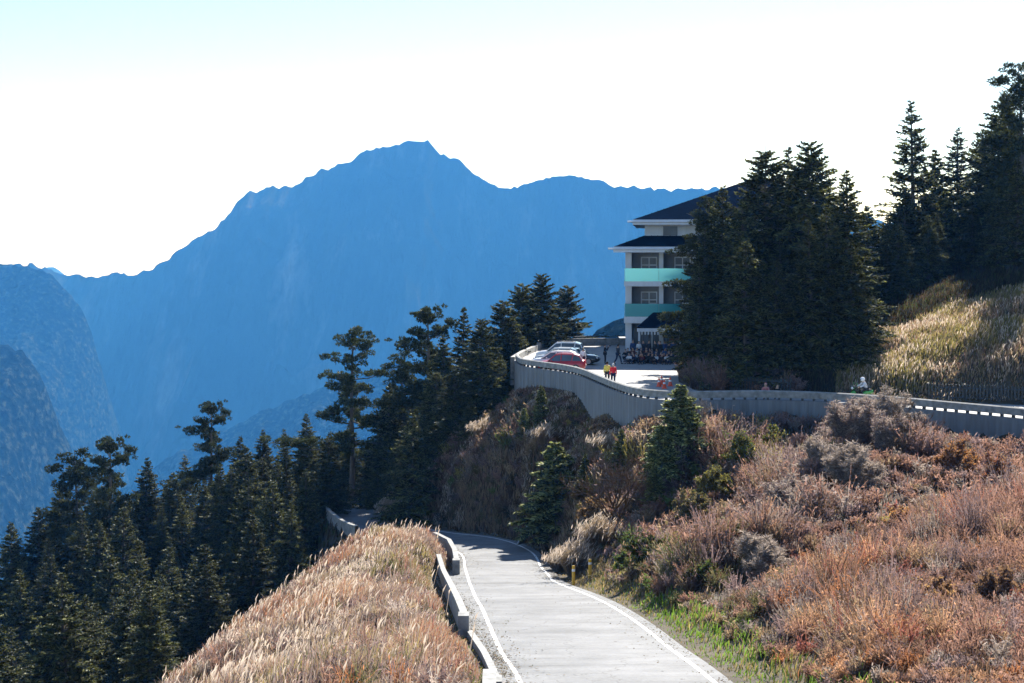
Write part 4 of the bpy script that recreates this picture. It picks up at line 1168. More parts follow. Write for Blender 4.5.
PROTO = {
    'fir1': conifer(13, 4.1, 1), 'fir2': conifer(12, 3.6, 2), 'fir3': conifer(15, 4.8, 3, low=.05), 'fir4': conifer(11, 4.2, 4, low=.03),
    'firthin': conifer(14, 3.2, 5, dens=.9, low=.12), 'open': conifer(14, 4.2, 6, dens=.6, low=.10),
    'worn1': conifer(13, 4.9, 17, 'worn', low=.25), 'worn2': conifer(13, 4.2, 8, 'spiral', low=.2), 'arm': conifer(15, 4.6, 11, 'arm', low=.28),
    'young1': conifer(5, 2.1, 9, dens=1.9, low=.02, lite=2.4), 'young2': conifer(5, 1.6, 10, dens=1.9, low=.02, lite=1.7),
    'broad1': conifer(12, 3.9, 31, low=.04, prof=.5), 'broad2': conifer(13, 4.3, 32, low=.04, prof=.55, dens=1.1)}

TREES = []
def at_ground(px, base, d0=60, d1=125):
    """Distance at which the ground lies on the sight line."""
    d_ = np.linspace(d0, d1, 400); y_ = HY - H((px - 512) / F * d_, d_) / d_ * F
    return float(d_[np.argmin(abs(y_ - base))])
def tree(px, top, d, kind, label=None, group=None, rz=None, cat='tree', name='conifer_tree', wide=1.0, X=None, Y=None, ztop=None):
    if X is None: X = (px - 512) / F * d; Y = d
    zt = -(top - HY) / F * Y if ztop is None else ztop
    zg = float(H(X, Y)); pr = PROTO[kind]; hh = zt - zg
    if hh < 0.8: return None
    s_ = hh / pr['h']
    o = empty(name, (X, Y, zg), random.uniform(0, 6.28) if rz is None else rz)
    w_ = s_ * wide if s_ < 1.25 else (1.25 + (s_ - 1.25) * .4) * wide
    if s_ < .6: w_ = (s_ + (.6 - s_) * .25) * wide
    o.scale = (w_, w_, s_)
    tag(o, label, cat, group)
    for nm in ('trunk', 'crown'):
        q = bpy.data.objects.new(nm, pr[nm]); COL.objects.link(q); q.parent = o
    TREES.append((X, Y)); return o
FG = 'dark firs of the shaded forest on the left slope'
sk = [
    (12, 522, 150, 'fir2', 'small fir at the far left end of the forest skyline'), (38, 508, 152, 'fir1', 'fir on the forest skyline just left of the two storm-worn trees'),
    (58, 490, 156, 'fir4', 'rounded fir below the pair of storm-worn trees'), (79, 450, 152, 'worn2', 'left one of a pair of storm-worn conifers with flat cushions of needles'),
    (110, 440, 148, 'worn1', 'broad storm-worn conifer, right one of a pair against the blue mountain'), (146, 458, 150, 'fir1', 'pointed fir beside the pair of storm-worn conifers'),
    (172, 472, 155, 'fir4', 'low fir in the dip of the forest skyline'), (186, 455, 160, 'open', 'open crowned fir left of the broad tiered skyline tree'), (211, 404, 150, 'worn1', 'tallest broad tiered tree of the left forest skyline'),
    (240, 436, 156, 'fir2', 'fir right behind the broad tiered skyline tree'), (262, 430, 152, 'fir1', 'bushy fir on the skyline between the tiered tree and the tall pine'), (285, 428, 148, 'firthin', 'slender fir with a bare pale lower trunk on the skyline'),
    (306, 414, 146, 'fir3', 'full fir left of the tall pine'), (352, 328, 138, 'arm', 'tall gaunt pine with a long bare limb reaching left'),
    (388, 385, 134, 'fir4', 'dark fir right of the tall gaunt pine'), (404, 352, 140, 'worn2', 'ragged conifer in the gap beside the tall gaunt pine'), (428, 310, 136, 'worn1', 'storm-worn conifer leading the dark clump left of the car park'),
    (444, 335, 132, 'fir1', 'dark fir between the storm-worn conifer and the big fir'), (463, 306, 137, 'firthin', 'thin fir tip poking up behind the big fir'), (481, 318, 126, 'broad2', 'big broad fir left of the car park, lit at its top'),
    (503, 300, 140, 'broad1', 'fir next to the left end of the car park wall'), (522, 283, 147, 'broad1', 'left one of three tall firs behind the parked cars'), (541, 273, 150, 'broad2', 'middle and tallest of three firs behind the parked cars'),
    (567, 285, 156, 'broad1', 'right one of three firs behind the parked cars'), (555, 300, 159, 'fir2', 'fir half hidden between the three behind the parked cars'), (512, 318, 138, 'fir4', 'low dark fir at the outer corner of the car park'),
    (412, 412, 119, 'fir4', 'light green fir on the slope above the bend of the lower road'), (436, 372, 128, 'broad1', 'dark fir below the storm-worn conifer'), (396, 440, 126, 'fir2', 'small fir above the lit patch of the lower road'),
    (455, 370, 124, 'broad1', 'fir merging into the left side of the big broad fir'), (500, 352, 131, 'fir4', 'fir right of the big broad fir, against the car park wall'), (470, 400, 121, 'fir4', 'small fir at the foot of the big broad fir'),
    (330, 437, 126, 'broad2', 'wide grey green fir in front of the tall gaunt pine'), (305, 470, 122, 'fir1', 'grey green fir beside the wide one at the end of the grassy spur'), (285, 450, 135, 'firthin', 'fir with a tall pale bare trunk in the shade'),
    (122, 508, 128, 'fir1', 'sunlit topped fir in the middle of the left forest'), (100, 520, 130, 'fir2', 'thin sunlit fir left of the one in the middle of the forest'), (158, 578, 104, 'fir1', 'lit fir low in the forest, right one of two'), (138, 584, 105, 'fir2', 'lit fir low in the forest, left one of two'),
    (205, 543, 108, 'fir4', 'fir with a lit tip near the edge of the grassy spur'), (254, 512, 108, 'fir1', 'fir standing against the top edge of the grassy spur'), (47, 652, 92, 'young1', 'small lit fir tip at the very bottom left corner'), (272, 480, 116, 'fir2', 'dark fir behind the one at the edge of the spur'),
    (232, 470, 135, 'fir1', 'fir with a lit tip under the broad tiered skyline tree'), (20, 570, 125, 'fir1', 'dark fir low on the left margin of the forest'), (378, 470, 131, 'fir4', 'dark fir overhanging the lit patch of road from its right'), (388, 420, 133, 'fir3', 'dark fir filling the gap below the gaunt pine'),
    (340, 470, 134, 'fir4', 'fir just left of the lit patch of the lower road'), (372, 440, 142, 'fir1', 'dark fir on the far side of the lit patch of road'), (350, 420, 150, 'fir3', 'dark fir behind the trunk of the gaunt pine')]
for a in sk:
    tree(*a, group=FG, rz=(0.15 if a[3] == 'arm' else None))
# the mass of the forest, kept under its skyline
SKX = [0, 60, 80, 110, 150, 175, 200, 225, 262, 285, 310, 330, 350, 380, 400, 430, 460, 480]
SKY_ = [545, 500, 470, 462, 478, 485, 455, 448, 440, 440, 432, 440, 440, 432, 420, 372, 355, 350]
g = np.random.default_rng(3)
cnt = 0
for _ in range(9000):
    if cnt >= 175: break
    Y = g.uniform(78, 205); X = g.uniform(-86, -8)
    px = X / Y * F + 512
    if px < -90 or px > 400: continue
    if X > -19 - (Y - 80) * .06 and Y < 112: continue
    rdd, _i = seg_dist(np.array([X]), np.array([Y]), ROAD[:, :2])
    if rdd[0] < 5.0 or (Y < 135 and X > -20 and px > 335): continue
    if min((X - a) ** 2 + (Y - b) ** 2 for a, b in TREES) < 2.9 ** 2: continue
    zg = float(H(X, Y)); zs = -(np.interp(px, SKX, SKY_) + g.uniform(2, 26) - HY) / F * Y
    zt = min(zg + g.uniform(8, 14), zs)
    if Y < 116:   # nothing may rise over the crest of the grassy spur
        zt = min(zt, -(np.interp(px, [0, 100, 180, 255, 330, 400], [560, 575, 560, 520, 455, 440]) + g.uniform(0, 30) - HY) / F * Y)
    if zt - zg < 4: continue
    if tree(0, 0, 0, g.choice(['fir1', 'fir2', 'fir3', 'fir4', 'firthin', 'open']), 'dark fir deep in the shaded forest on the left slope, below its skyline', FG, X=X, Y=Y, ztop=zt): cnt += 1
# firs right of the hotel and on the hill
RG = 'firs on the hill right of the hotel'
rt = [(699, 262, 110, 'fir2', 'short bushy fir with brown lower twigs, nearest the hotel'), (705, 228, 113, 'fir2', 'fir partly covering the hotel balconies'), (706, 198, 118, 'worn2', 'ragged fir in front of the hotel roof'), (722, 186, 116, 'fir2', 'fir rising before the ridge of the hotel roof'),
      (741, 200, 112, 'fir4', 'lower fir in the gap right of the hotel roof'), (766, 150, 115, 'broad1', 'left one of three tallest firs in the clump right of the hotel'), (785, 146, 118, 'firthin', 'slender middle one of the three tallest clump firs'), (808, 140, 113, 'broad2', 'right and tallest of the three clump firs'),
      (826, 176, 118, 'fir2', 'fir just right of the tallest clump fir'), (846, 171, 109, 'fir2', 'slim fir with bare lower trunk at the right end of the clump'), (868, 205, 125, 'fir4', 'low fir in the dip between the clump and the lone fir'), (888, 215, 130, 'fir1', 'low fir at the foot of the lone open fir'),
      (916, 100, 138, 'open', 'lone tall fir with open tiered branches against the white sky'), (936, 150, 144, 'fir2', 'dark fir tucked behind the lone tall fir'), (958, 128, 146, 'open', 'second open tiered fir, right of the lone tall one'), (946, 190, 136, 'fir4', 'round low fir between the two open tiered firs'),
      (984, 138, 138, 'broad1', 'tall fir stepping up towards the right edge'), (1003, 98, 134, 'broad2', 'taller dark fir near the right edge'), (1024, 62, 128, 'worn2', 'tallest conifer, cut by the right edge of the frame'), (1018, 158, 122, 'fir1', 'fir in front of the tallest one at the right edge'),
      (998, 190, 126, 'fir4', 'low fir at the base of the right edge trees'), (972, 205, 130, 'fir2', 'lit low fir under the second open fir'),
      (905, 190, 133, 'fir4', 'bushy fir low beside the lone tall fir trunk'), (928, 215, 128, 'fir4', 'small fir on the shaded slope below the lone tall fir')]
for a in rt: tree(*a, group=RG)
for _ in range(3000):
    Y = g.uniform(130, 160); px = g.uniform(868, 1020); X = (px - 512) / F * Y
    if min((X - a) ** 2 + (Y - b) ** 2 for a, b in TREES) < 3.0 ** 2 or X < 31: continue
    top = np.interp(px, [868, 900, 930, 970, 1000, 1030, 1075], [235, 205, 195, 190, 150, 110, 120]) + g.uniform(0, 45)
    tree(px, top, Y, g.choice(['fir1', 'fir4', 'broad1', 'broad2']), 'dark fir filling the wood on the hill crest at the right', RG)
    if len(TREES) > 290: break
cnt = 0
for _ in range(5000):
    if cnt >= 54: break
    Y = g.uniform(103, 134); px = g.uniform(722, 905); X = (px - 512) / F * Y
    if min((X - a) ** 2 + (Y - b) ** 2 for a, b in TREES) < 2.2 ** 2: continue
    if inside(np.array([X - 1.2]), np.array([Y]), UPPER)[0] or inside(np.array([X]), np.array([Y + 1.5]), UPPER)[0] and Y < 130: continue
    if px > 852 and Y < 121: continue
    top = np.interp(px, [684, 722, 740, 770, 810, 850, 872, 905], [330, 250, 235, 200, 195, 215, 215, 225]) + g.uniform(0, 110)
    if tree(px, top, Y, g.choice(['fir1', 'fir3', 'fir4', 'fir4']), 'dark lower fir inside the dense clump right of the hotel', RG): cnt += 1
# young firs on the slope between the two roads
YG = 'young firs on the bank between the roads'
for a in [(555, 441, 532, 'young1', 'bright green young fir at the edge of the lower road', 1.25, 75), (681, 384, 462, 'young1', 'tall dark young fir standing above the retaining wall line', 1.25, 72), (662, 425, 488, 'young1', 'dark bushy fir filled in below the tall dark young fir', 1.1, 70), (622, 430, 472, 'young2', 'small young fir halfway up the bank', 1.0, 80),
          (541, 386, 425, 'young2', 'small dull fir just below the car park wall', 1.0, 95), (524, 408, 440, 'young1', 'low bushy fir on the shaded slope below the car park', .8, 95), (655, 466, 505, 'young1', 'low dark fir behind the bare little tree', 1.0, 70), (585, 455, 490, 'young2', 'pale young fir tip beside the bright green one', 1.0, 78)]:
    tree(a[0], a[1], at_ground(a[0], a[2], a[6]), a[3], label=a[4], group=YG, wide=a[5])

# ---- low growth --------------------------------------------------
PAL = dict(tan=(.22, .165, .105), straw=(.30, .24, .165), pink=(.21, .128, .098), mauve=(.165, .122, .12), rust=(.27, .125, .06), orange=(.32, .195, .12), grey=(.21, .18, .16), yellow=(.21, .185, .06), green=(.07, .11, .03), lime=(.14, .24, .04), dark=(.035, .035, .022), brown=(.10, .066, .045), plume=(.46, .40, .34), red=(.20, .082, .064), olive=(.10, .10, .048), silver=(.38, .33, .29))
PAL = {k_: np.array(v) for k_, v in PAL.items()}

def pick(w):
    """w: list of (colour name, weight array); softly chosen colour for each point"""
    n = max(np.size(a) for _, a in w); W_ = np.stack([np.broadcast_to(np.clip(np.asarray(a, float), 0, None), n) for _, a in w], 1) + 1e-4
    W_ = W_ / W_.sum(1, keepdims=True); u_ = RNG.uniform(0, 1, n)[:, None]
    i = (u_ > np.cumsum(W_, 1)).sum(1).clip(0, len(w) - 1)
    return np.array([PAL[k_] for k_, _ in w])[i]

def blades(X, Y, hgt, width, col, lean=.35, wind=(.12, -.05), z=None, droop=.25, tipc=1.25):
    n = len(X); Z = H(X, Y) - .04 if z is None else z
    base = np.stack([X, Y, Z], 1)
    a = RNG.uniform(0, 2 * math.pi, n); l_ = np.abs(RNG.normal(0, lean, n))
    off = np.stack([np.cos(a) * l_ + wind[0], np.sin(a) * l_ + wind[1]], 1) * hgt[:, None]
    mid = base + np.stack([off[:, 0] * .38, off[:, 1] * .38, hgt * .62], 1)
    tip = base + np.stack([off[:, 0], off[:, 1], hgt * (1 - droop * l_)], 1)
    b_ = RNG.uniform(-.9, .9, n); side = np.stack([np.cos(b_), np.sin(b_), 0 * b_], 1)
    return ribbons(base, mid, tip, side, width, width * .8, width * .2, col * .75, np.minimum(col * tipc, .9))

def sample(n, x0, x1, y0, y1, mask):
    X = RNG.uniform(x0, x1, n); Y = RNG.uniform(y0, y1, n)
    px = X / np.maximum(Y, 1) * F + 512
    k_ = (px > -60) & (px < 1290) & (Y > 22)
    X = X[k_]; Y = Y[k_]; k_ = mask(X, Y); return X[k_], Y[k_]

def road_side(X, Y):
    d_, i_ = seg_dist(X, Y, ROAD[::2, :2]); ii = np.clip(i_ * 2, 0, len(ROAD) - 1); j = ii.astype(int)
    s_ = (X - at_road(ii, 0)) * RN[j, 0] + (Y - at_road(ii, 1)) * RN[j, 1]
    return np.where(s_ > 0, np.maximum(d_ - at_road(ii, 3) - at_road(ii, 5), 0), -np.maximum(d_ - at_road(ii, 3) - at_road(ii, 4), 0))     # + right of the road, - left of it
def upper_gap(X, Y):
    d_, _i = seg_dist(X, Y, UPPER, close=True); return np.where(inside(X, Y, UPPER), -d_, d_)

def vn(X, Y, s_, seed): return vnoise(X / s_, Y / s_, seed)
def veg(name, parts, mat, label, cat):
    V, Q, C = merge(parts); o = link(name, mesh_np(name, V, Q, C), None, [mat])
    tag(o, label, cat, kind='stuff'); print(name, len(Q)); return o

# spur left of the lower road
def m_spur(X, Y):
    s_ = road_side(X, Y); return (s_ < -.55) & (X > -19) & (X < 2) & (Y < 112)
X, Y = sample(430000, -20, 1, 24, 112, m_spur)
s_ = -road_side(X, Y)
crest = np.exp(-((X + 8.2) / 1.6) ** 2) + np.exp(-((X + 13.2) / 1.2) ** 2)
n1 = vn(X, Y, 2.6, 41); n2 = vn(X, Y, 1.0, 42); n3 = vn(X, Y, 5, 43)
far = X < -11.5
col = pick([('straw', .6 * crest + .25 * (n2 > .6)), ('pink', 1.1 * (n1 > .45) + .15), ('mauve', .8 * (n1 < .55)), ('tan', .35 + .5 * n3), ('rust', .6 * (n1 * n3 > .45)), ('olive', 1.2 * (n3 < .45)), ('yellow', 1.4 * ((n2 * (1 - n3)) > .45)), ('red', .25 * (s_ < 2) * (n1 > .5)), ('grey', .6)])
col = np.where((X < -10.5 + .012 * (Y - 60))[:, None] & (RNG.uniform(0, 1, len(X)) < .75)[:, None], pick([('rust', .6 * (n1 > .45)), ('mauve', 1.0), ('pink', .6), ('brown', .5), ('straw', .4 * (n2 > .6))]), col)
col = col * RNG.uniform(.7, 1.3, (len(X), 1))
n4 = vn(X, Y, .7, 44)
hg = (.16 + .75 * n1 ** 1.6 + .3 * n2 + .45 * n4 ** 2) * RNG.uniform(.5, 1.3, len(X)); hg *= np.clip(s_ / 2.0, .3, 1)
keep_ = RNG.uniform(0, 1, len(X)) < np.clip(.25 + 1.6 * (vn(X, Y, 1.3, 49) - .3), .2, 1)
X, Y, hg, col, n2, crest = X[keep_], Y[keep_], hg[keep_], col[keep_], n2[keep_], crest[keep_]
wd_ = .007 + .00015 * Y
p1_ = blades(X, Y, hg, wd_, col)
k_ = RNG.uniform(0, 1, len(X)) < (.02 + .16 * crest) * (n2 > .35)
Xp, Yp = X[k_], Y[k_]; zp = H(Xp, Yp) + hg[k_] * .8
p2_ = blades(Xp, Yp, RNG.uniform(.12, .28, len(Xp)), .011 + .00018 * Yp, PAL['plume'] * RNG.uniform(.75, 1.1, (len(Xp), 1)), lean=.5, z=zp, wind=(.35, -.1))
k_ = RNG.uniform(0, 1, len(X)) < .0015 + .007 * crest
Xs, Ys = X[k_], Y[k_]; hs = RNG.uniform(.9, 1.5, len(Xs)); bs = np.stack([Xs, Ys, H(Xs, Ys)], 1); ln = np.stack([RNG.normal(.16, .1, len(Xs)), RNG.normal(-.03, .1, len(Xs)), np.ones(len(Xs))], 1)
ts = bs + ln * hs[:, None]; sd0 = np.tile(np.array([[1., 0, 0]]), (len(Xs), 1)); cs = PAL['plume'] * RNG.uniform(.6, 1.0, (len(Xs), 1))
p3_ = ribbons(bs, (bs + ts) / 2, ts, sd0, .008, .007, .006, cs * .7); tp = ts + np.stack([RNG.normal(.1, .05, len(Xs)), 0 * Xs, RNG.uniform(.1, .28, len(Xs))], 1)
p4_ = ribbons(ts - ln * .12, ts, tp, sd0, .01, .03, .006, cs, cs * 1.1)
SPUR = [p1_, p2_, p3_, p4_]
veg_later = lambda: veg('dry_grass', SPUR + clumps(1500, -19, 0, 26, 110, m_spur, 34, lambda X, Y: (.35 + .9 * vn(X, Y, 2.2, 46) ** 1.5) * np.clip(-road_side(X, Y) / 2, .35, 1), lambda X, Y: pick([('grey', .8), ('pink', .5 + 0 * X), ('mauve', .8), ('olive', .9 * (vn(X, Y, 3, 47) > .5)), ('rust', .5 * (vn(X, Y, 3, 48) > .62)), ('silver', .25), ('straw', .3)]), wid=.9, leaves=3, lsz=.05), M['grass'], 'pinkish and straw dry grass covering the spur left of the lower road', 'grass')

# verge beside the road
X, Y = sample(90000, -8, 14, 24, 112, lambda X, Y: (abs(road_side(X, Y)) > .02) & (abs(road_side(X, Y)) < 2.2) & (road_side(X, Y) > -1.0))
s_ = road_side(X, Y); n1 = vn(X, Y, 1.6, 51)
col = pick([('lime', 2.2 * (Y < 62) * (s_ > 0) * (n1 > .25)), ('green', .8 * (Y < 75)), ('tan', .5 + 1.5 * (Y > 62)), ('yellow', .4), ('straw', .2 + .8 * (Y > 66))]) * RNG.uniform(.7, 1.3, (len(X), 1))
hg = (.06 + .30 * np.clip(abs(s_) / 1.6, 0, 1)) * RNG.uniform(.5, 1.3, len(X)); 
k_ = RNG.uniform(0, 1, len(X)) < np.clip(abs(s_) * 1.1 + .1, 0, 1)
veg('verge_grass', [blades(X[k_], Y[k_], hg[k_], (.012 + .00015 * Y)[k_], col[k_], lean=.5)], M['leaf'], 'short green and tan grass on the verge of the lower road', 'grass')

# litter blown against the road edges
n = 9000; i_ = RNG.integers(12, len(ROAD) - 30, n); sg = RNG.choice([-1, 1], n); of = np.where(sg > 0, ROAD[i_, 3] + ROAD[i_, 5], ROAD[i_, 3] + ROAD[i_, 4]) - np.abs(RNG.normal(0, .28, n)) * RNG.choice([1, 1, 1, 3], n)
cs = np.stack([ROAD[i_, 0] + RN[i_, 0] * sg * of, ROAD[i_, 1] + RN[i_, 1] * sg * of + RNG.normal(0, .3, n), ROAD[i_, 2] + .03], 1)
cs[:, 2] = np.interp(cs[:, 1], ROAD[:110, 1], ROAD[:110, 2]) + .018
a = RNG.uniform(0, 6.28, n); dv = np.stack([np.cos(a), np.sin(a), RNG.uniform(0, .3, n)], 1) * RNG.uniform(.03, .12, n)[:, None]
kk = (cs[:, 1] < 100)
cl = pick([('tan', np.ones(n)), ('brown', .8), ('dark', .5), ('olive', .4)])[kk]
veg('leaf_litter', [ribbons(cs[kk], cs[kk] + dv[kk] * .5, cs[kk] + dv[kk], unit(np.cross(dv, [0, 0, 1.]))[kk], .012, .022, .006, cl)], M['leaf'], 'dry leaf litter and grit gathered along the edges of the lower road', 'leaf litter')
# scrub over the whole bank right of the lower road, growing in clumps
def m_bank(X, Y): return (road_side(X, Y) > 1.5) & (upper_gap(X, Y) > .25) & (X < 60) & (Y < 124) & ((Y < 88) | (X < 20)) & ((X > -6) | (Y < 100))
def clumps(n, x0, x1, y0, y1, mask, per, hfun, cfun, rad=.5, wid=1.0, leaves=3, lsz=.05):
    CXs, CYs = sample(n, x0, x1, y0, y1, mask)
    hc = hfun(CXs, CYs); cc = cfun(CXs, CYs); cz = H(CXs, CYs); m_ = len(CXs)
    cc = cc * RNG.uniform(.75, 1.25, (m_, 1))
    i_ = np.repeat(np.arange(m_), per); n = len(i_)
    a = RNG.uniform(0, 2 * math.pi, n); sp_ = RNG.uniform(0, 1, n) ** .7
    hh = hc[i_] * RNG.uniform(.55, 1.1, n) * (1 - .25 * sp_)
    r0 = rad * .35 * RNG.uniform(0, 1, n); r1 = hc[i_] * .55 * sp_ * (rad / .5)
    base = np.stack([CXs[i_] + np.cos(a) * r0, CYs[i_] + np.sin(a) * r0, cz[i_] - .1], 1)
    dx = np.stack([np.cos(a), np.sin(a)], 1)
    jit = RNG.normal(0, .07, (n, 3)) * hh[:, None]
    mid = base + np.concatenate([dx * (r1 * .35)[:, None], (hh * .6)[:, None]], 1) + jit
    tip = base + np.concatenate([dx * r1[:, None], hh[:, None]], 1) + jit * 1.5
    b_ = RNG.uniform(-.9, .9, n); side = np.stack([np.cos(b_), np.sin(b_), 0 * b_], 1)
    w_ = (.006 + .00016 * base[:, 1]) * wid
    c0 = cc[i_] * RNG.uniform(.7, 1.3, (n, 1))
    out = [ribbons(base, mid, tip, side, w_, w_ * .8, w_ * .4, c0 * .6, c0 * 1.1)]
    for q in range(leaves):
        f_ = RNG.uniform(.35, 1.0, n)[:, None]
        p_ = np.where(f_ < .5, base + (mid - base) * f_ * 2, mid + (tip - mid) * (f_ * 2 - 1)) 
        dv = unit(RNG.normal(0, 1, (n, 3)) + np.array([0, 0, .5])); L_ = RNG.uniform(1.2, 3.2, n)[:, None] * lsz
        sd_ = unit(np.cross(dv, RNG.normal(0, 1, (n, 3))))
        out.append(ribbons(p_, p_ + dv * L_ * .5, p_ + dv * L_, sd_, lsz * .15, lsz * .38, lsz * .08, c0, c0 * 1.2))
    return out
def pxy(X, Y): return X / Y * F + 512, HY - H(X, Y) / Y * F
def c_bank(X, Y):
    px, py = pxy(X, Y); n1 = vn(X, Y, 4.5, 61); n2 = vn(X, Y, 1.8, 62); n3 = vn(X, Y, 9, 63)
    near = np.clip((py - 520) / 90, 0, 1) * np.clip((px - 700) / 120, 0, 1)
    right = np.clip((px - 880) / 80, 0, 1)
    mid = np.clip(1 - abs(px - 830) / 150, 0, 1) * np.clip((560 - py) / 90, 0, 1)
    left = np.clip((740 - px) / 80, 0, 1)
    return pick([('orange', .9 * near * (n2 > .3) * (1 - .7 * right)), ('rust', .2 * near), ('pink', .8 + 1.2 * right + .4 * (n1 > .5)), ('red', .2 * right + .1 * near), ('mauve', .8 + .4 * mid), ('grey', .35 + .9 * mid * (n1 > .35)), ('tan', .5 * left + .25),
                 ('olive', .6 * left * (n1 < .5) + .5 * (py > 560) * (px < 790)), ('brown', .35), ('yellow', .8 * left * (n1 > .6) + .4 * mid * (n3 < .35)), ('straw', .5 * left * (n2 > .6)), ('green', .25 * left)])
def h_bank(X, Y):
    n1 = vn(X, Y, 3.6, 71); n2 = vn(X, Y, 1.4, 72)
    s_ = np.clip(road_side(X, Y) / 3.5, .35, 1); wallg = np.where((X > 23.5) & (upper_gap(X, Y) < 6), .55, 1) * np.where((X > 11) & (upper_gap(X, Y) < 4), 1.0, np.clip(upper_gap(X, Y) / 4, .4, 1))
    return (.3 + 2.0 * n1 ** 2 + .8 * n2 ** 2) * s_ * wallg * np.where(Y < 55, .75, 1.0)
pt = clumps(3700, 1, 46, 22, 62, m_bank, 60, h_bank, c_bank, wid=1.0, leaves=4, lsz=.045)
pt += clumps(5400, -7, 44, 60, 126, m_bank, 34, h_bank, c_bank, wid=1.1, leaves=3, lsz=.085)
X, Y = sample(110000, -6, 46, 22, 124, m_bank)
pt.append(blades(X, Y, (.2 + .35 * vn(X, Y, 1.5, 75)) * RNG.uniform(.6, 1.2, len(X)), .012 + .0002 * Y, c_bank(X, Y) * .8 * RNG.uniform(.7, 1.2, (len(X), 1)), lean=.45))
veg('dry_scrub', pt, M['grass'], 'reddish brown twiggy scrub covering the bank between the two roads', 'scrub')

veg_later()
# tan grass under the car park wall, the slope's shade put into darker colours
def m_slope(X, Y): return (upper_gap(X, Y) > .2) & (X < 9) & (X > -9) & (Y > 88) & (Y < 132) & (road_side(X, Y) > .6)
X, Y = sample(140000, -9, 9, 88, 132, m_slope); n1 = vn(X, Y, 3.2, 81); n2 = vn(X, Y, 1.1, 82)
col = pick([('tan', .7 + .4 * n1), ('straw', .9 * (n1 > .5)), ('pink', .5), ('brown', .5 * (n1 < .5)), ('plume', .5 * (n2 > .7)), ('olive', .8 * (n1 < .5)), ('dark', .7)]) * RNG.uniform(.6, 1.1, (len(X), 1))
hg = (.4 + .7 * n1) * RNG.uniform(.6, 1.2, len(X)) * np.clip(upper_gap(X, Y) / 2.5, .35, 1)
k_ = (n2 > .62) & (RNG.uniform(0, 1, len(X)) < .12)
SLC = clumps(900, -9, 9, 88, 132, m_slope, 34, lambda X, Y: (.4 + 1.1 * vn(X, Y, 2, 83) ** 1.5) * np.clip(upper_gap(X, Y) / 2.5, .3, 1), lambda X, Y: pick([('olive', .8 + 0 * X), ('brown', .9), ('dark', .6), ('tan', .5), ('mauve', .5)]), leaves=3, lsz=.08)
veg('pale_tussock_grass', SLC + [blades(X, Y, hg, .024, col), blades(X[k_], Y[k_], RNG.uniform(.15, .3, k_.sum()), .03, PAL['plume'] * RNG.uniform(.7, 1.1, (k_.sum(), 1)), z=H(X[k_], Y[k_]) + hg[k_] * .8, lean=.5)], M['grass'], 'tan tussock grass, coloured darker for shade, on the slope below the car park wall', 'grass')

# hill behind the upper road: sunlit yellow bank; shade of the slope behind put into darker grass colours
def m_hill(X, Y): return (upper_gap(X, Y) > .35) & (Y > 90) & (X > 12) & (Y < 170) & (X < 62)
X, Y = sample(260000, 12, 62, 92, 170, m_hill)
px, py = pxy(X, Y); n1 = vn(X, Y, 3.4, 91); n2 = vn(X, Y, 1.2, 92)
lit = np.clip((px - 820) / 30, 0, 1) * np.clip((Y < 113) * 1.0, 0, 1)  # outside this mask the growth is coloured dark to stand for shade
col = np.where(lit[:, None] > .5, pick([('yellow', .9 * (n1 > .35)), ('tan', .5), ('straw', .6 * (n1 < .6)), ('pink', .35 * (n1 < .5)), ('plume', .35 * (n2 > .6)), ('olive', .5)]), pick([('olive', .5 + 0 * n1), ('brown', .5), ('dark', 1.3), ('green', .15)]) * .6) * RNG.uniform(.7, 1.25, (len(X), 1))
hg = (.35 + .6 * n1 + .2 * n2) * RNG.uniform(.6, 1.2, len(X)) * np.clip(upper_gap(X, Y) / 3, .3, 1)
k_ = (n2 > .5) & (lit > .5) & (RNG.uniform(0, 1, len(X)) < .14)
veg('bank_grass', [blades(X, Y, hg, .032, col), blades(X[k_], Y[k_], RNG.uniform(.15, .3, k_.sum()), .028, PAL['plume'] * RNG.uniform(.8, 1.15, (k_.sum(), 1)), z=H(X[k_], Y[k_]) + hg[k_] * .85, lean=.5)], M['grass'], 'yellow and straw grass on the sunlit bank with grass coloured darker for shade behind it', 'grass')

# forest floor
def m_floor(X, Y): return (X < -8) & (abs(road_side(X, Y)) > .6) & (road_side(X, Y) < 60) & ((X < -17) | (Y > 104))
X, Y = sample(120000, -85, -2, 60, 200, m_floor)
n1 = vn(X, Y, 3, 95)
veg('forest_undergrowth', [blades(X, Y, (.3 + .9 * n1) * RNG.uniform(.5, 1.2, len(X)), .06, pick([('dark', 1 + 0 * n1), ('olive', .6 + 0 * n1), ('brown', .4 + 0 * n1), ('green', .3 + 0 * n1)]) * .8, lean=.6)], M['grass'], 'dark undergrowth on the forest floor of the left slope', 'undergrowth')

